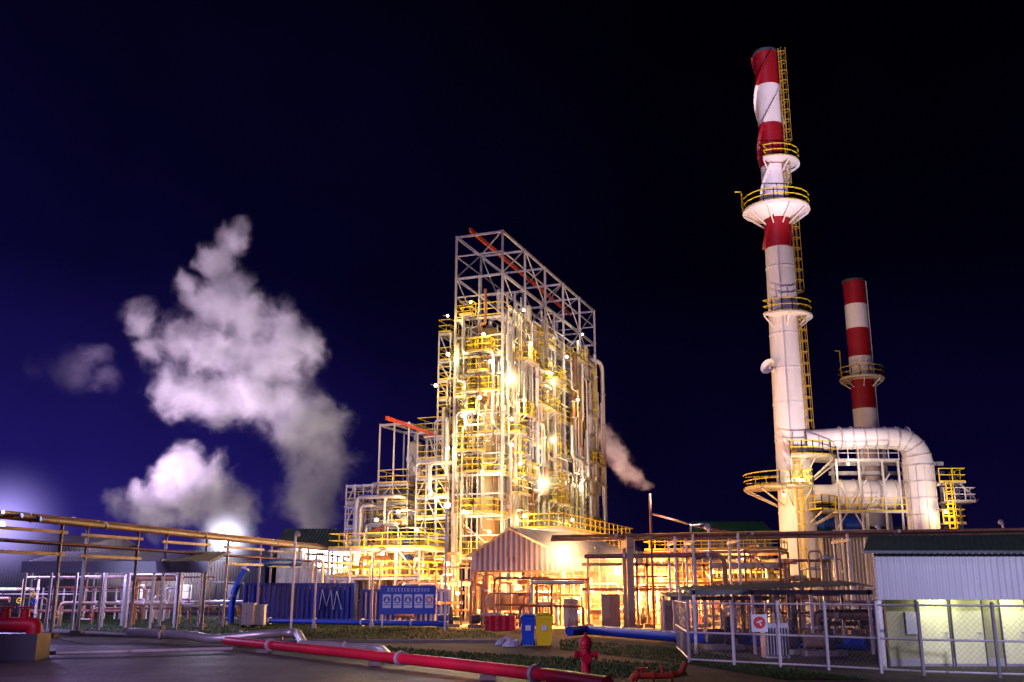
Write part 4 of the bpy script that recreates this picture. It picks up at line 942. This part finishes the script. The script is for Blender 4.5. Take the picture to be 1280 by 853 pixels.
for i,(px,D,py) in enumerate(((866,64,655),(1000,66,668),(735,66,690),(466,68,690),(395,66,690))):
    x_ = X(px,720,D); q = MB(); q.tube([(x_,D,0),(x_,D,.3),(x_,D,.301),(x_,D,Z(py,D))],[.16,.16,.08,.05],10); o = build('pole',q,GREYC); tag(o,f'slim grey pole {["beside the right portal","in front of the tall chimney foot","right of the gable shed","left of the safety board","right of the container"][i]}','pole')
    q = MB(); q.bar((x_,D,Z(py,D)-.1),(x_+.8,D,Z(py,D)),.06); build('arm',q,GREYC,o)

# ------------------------------------------------------------------ site floodlights and added fill lights
lamp(W(283,673,92),(0,-1,-.2),'white floodlight glaring beneath the left steam cloud',5000,(.75,.70,1),COOL_B,.3,pole=0,lr=.4,halo=(3.6,2.4,(.8,.78,1)))
lamp(W(2,657,70),(.5,-.6,-.4),'pale floodlight at the left edge of the picture',8500,(.5,.4,1),COOL_B,.2,pole=0,lr=.4,halo=(6.0,.6,(.46,.38,1)))
lamp(W(150,708,66),(0,-.3,-1),'violet white lamp beneath the left canopy',620,(.6,.5,1),COOL_B,.08)
lamp(W(60,712,70),(0,-.3,-1),'second violet lamp beneath the left canopy',700,(.6,.45,1),COOL_B,.08)
spot((24,66,6.5),(cx1,D1,26),23000,(1,.78,.76),1.1,'floodlight aimed up at the tall chimney')
spot((34,70,7),(xE-1,DY,14),7000,(1,.80,.70),1.0,'floodlight aimed at the bent duct')
spot((27,30,6),(cx1,D1,45),190000,(.98,.78,.95),.32,'unseen added floodlight aimed at the top of the tall chimney')  # lamp placed out of frame to brighten the dark upper shaft
spot((33,92,6),(cx2,D2,22),11000,(1,.78,.85),.9,'floodlight aimed up at the shorter chimney')
spot((12,62,6.2),(3,90,24),21000,(.95,.82,.95),.85,'added fill floodlight aimed at the steel tower top')  # added to brighten the tower beams, no known source
spot((-14,66,6),(-3,84,18),7500,(1,.84,.6),1.0,'floodlight aimed at the left tower flank')
spot((-4,62,7.5),(0,45,0),1200,(.85,.65,1),1.8,'added floodlight brightening the bins and the verge',pole=None)  # put in to brighten the bins
spot((18,12,7.5),(17.5,33,2),14000,(.72,.68,1),1.0,'added unseen floodlight right of the picture')  # lamp added outside the view to light the cladding and fence
spot((-15,18,8),(-3,42,0),11000,(.85,.55,1),1.3,'added unseen floodlight left of the picture')  # another out-of-view lamp, added for the foreground pipes and hydrant
spot((-27,44,8),(-12,76,2),6500,(.62,.60,1),.8,'unseen floodlight out of frame aimed at the navy containers')  # kept outside the view, brightens the containers

# ------------------------------------------------------------------ steam
def steam(name, label, blobs, D, dens, col, emi, ecol, dj=3.0, nsc=.13, amp=1.9, soft=1.15, bias=.22, disp=8, vox=1.0, step=.6, hull=1.75):
    cen = []
    rs = random.Random(len(blobs)*7)
    for (px,py,r) in blobs:
        DD = D+rs.uniform(-dj,dj); p = W(px,py,DD); cen.append((p, r/F*DD*1.02))
    mb = MB()
    for p, r in cen: mb.ball(p, r*hull, 14)
    ob = build(name, mb, STEEL, None, False)
    md = ob.modifiers.new('r','REMESH'); md.mode = 'VOXEL'; md.voxel_size = vox
    dg = bpy.context.evaluated_depsgraph_get(); me = bpy.data.meshes.new_from_object(ob.evaluated_get(dg)); ob.modifiers.clear(); ob.data = me
    m = bpy.data.materials.new(name+'_vapour'); m.use_nodes = True; nt = m.node_tree; n = nt.nodes; L = nt.links; n.clear()
    out = n.new('ShaderNodeOutputMaterial'); g = n.new('ShaderNodeNewGeometry')
    def math_(op, a, b=None, c=None):
        x = n.new('ShaderNodeMath'); x.operation = op
        for i, v in enumerate((a,b,c)):
            if v is None: continue
            if isinstance(v,(int,float)): x.inputs[i].default_value = v
            else: L.new(v, x.inputs[i])
        return x.outputs[0]
    n1 = n.new('ShaderNodeTexNoise'); n1.inputs['Scale'].default_value = nsc; n1.inputs['Detail'].default_value = 5; n1.inputs['Roughness'].default_value = .6; L.new(g.outputs['Position'], n1.inputs['Vector'])
    sb = n.new('ShaderNodeVectorMath'); sb.operation = 'SUBTRACT'; L.new(n1.outputs['Color'], sb.inputs[0]); sb.inputs[1].default_value = (.5,.5,.5)
    sc = n.new('ShaderNodeVectorMath'); sc.operation = 'MULTIPLY_ADD'; L.new(sb.outputs[0], sc.inputs[0]); sc.inputs[1].default_value = (disp,disp,disp); L.new(g.outputs['Position'], sc.inputs[2])
    cur = None
    for p, r in cen:
        d = n.new('ShaderNodeVectorMath'); d.operation = 'DISTANCE'; L.new(sc.outputs[0], d.inputs[0]); d.inputs[1].default_value = p
        q = math_('DIVIDE', d.outputs['Value'], r)
        cur = q if cur is None else math_('SMOOTH_MIN', cur, q, .4)
    n2 = n.new('ShaderNodeTexNoise'); n2.inputs['Scale'].default_value = nsc*2.4; n2.inputs['Detail'].default_value = 6; n2.inputs['Roughness'].default_value = .68; L.new(sc.outputs[0], n2.inputs['Vector'])
    v = math_('SUBTRACT', 1.0+bias, cur); k = math_('MULTIPLY_ADD', n2.outputs[0], amp*1.3, -amp*.65); v = math_('ADD', v, k)
    mr = n.new('ShaderNodeMapRange'); L.new(v, mr.inputs[0]); mr.inputs[1].default_value = 0; mr.inputs[2].default_value = soft; mr.interpolation_type = 'SMOOTHERSTEP'
    hf = n.new('ShaderNodeMapRange'); L.new(cur, hf.inputs[0]); hf.inputs[1].default_value = .95; hf.inputs[2].default_value = 1.45; hf.inputs[3].default_value = 1; hf.inputs[4].default_value = 0
    de = math_('MULTIPLY', math_('MULTIPLY', mr.outputs[0], hf.outputs[0]), dens)
    sv = n.new('ShaderNodeVolumeScatter'); sv.inputs['Color'].default_value = (*col,1); L.new(de, sv.inputs['Density']); sv.inputs['Anisotropy'].default_value = 0
    em = n.new('ShaderNodeEmission'); em.inputs[0].default_value = (*ecol,1); L.new(math_('MULTIPLY', de, emi), em.inputs[1])  # faint self-glow stands in for plant light caught in the steam
    ad = n.new('ShaderNodeAddShader'); L.new(sv.outputs[0], ad.inputs[0]); L.new(em.outputs[0], ad.inputs[1]); L.new(ad.outputs[0], out.inputs['Volume'])
    m.cycles.volume_step_rate = step
    ob.data.materials.clear(); ob.data.materials.append(m)
    tag(ob, label, 'steam'); return ob
big = [(392,658,34),(385,630,40),(402,600,38),(408,568,38),(400,540,42),(372,520,42),(345,505,38),(312,490,40),(275,498,36),(238,492,34),(210,470,28),(345,455,38),(308,440,40),(268,438,38),(235,420,32),(380,440,30),(350,405,32),(305,395,36),(265,382,34),(235,358,22),(290,358,30),(275,325,28),(292,298,24),(190,440,24),(180,400,22)]
steam('steam_plume','tall white steam plume billowing up left of the tower',big,124,.55,(.96,.88,.94),.035,(.7,.46,.8),soft=1.35,dj=2.0,amp=2.0)
steam('steam_plume','low white steam cloud above the left buildings',[(200,640,30),(240,625,38),(285,630,32),(180,612,22),(228,588,28),(150,622,18),(265,596,28),(308,632,20),(290,658,24)],118,.62,(.97,.90,.95),.05,(.75,.52,.85),soft=1.35,dj=2.0)
steam('steam_wisp','thin purple steam wisp drifting at far left',[(100,458,30),(68,466,22),(130,478,22),(40,466,16),(115,440,20)],124,.11,(.8,.7,.9),.06,(.38,.26,.6),soft=1.5)
steam('steam_wisp','pinkish steam puff blowing right from the tower',[(738,528,11),(750,545,15),(764,562,17),(778,578,17),(792,592,14),(806,602,10)],112,1.0,(1,.75,.72),.06,(.9,.5,.5),1.0,.26,disp=4,vox=.6)
spot((-16,100,4),W(375,510,124),95000,(1,.84,.78),1.2,'floodlight below the tall steam plume',size=1.0)
spot((-46,98,5),W(255,430,124),190000,(.88,.64,1),1.0,'added violet floodlight tinting the steam',size=1.0)  # added to turn the left side of the plume violet
spot((-40,98,4),W(240,615,118),24000,(1,.84,.80),1.5,'floodlight below the low steam cloud',size=1.0)
spot((10,106,12),W(775,575,112),7000,(1,.6,.5),1.4,'lamp behind the tower lighting the pink puff',size=.5,pole=0)

from collections import defaultdict
dd = defaultdict(list)
for o in SC.objects:
    if o.parent is None and 'label' in o.keys() and o.get('kind') != 'structure': dd[o['label']].append(o)
for k_, v_ in dd.items():
    if len(v_) > 1:
        for o in v_:
            if 'group' not in o.keys(): o['group'] = k_
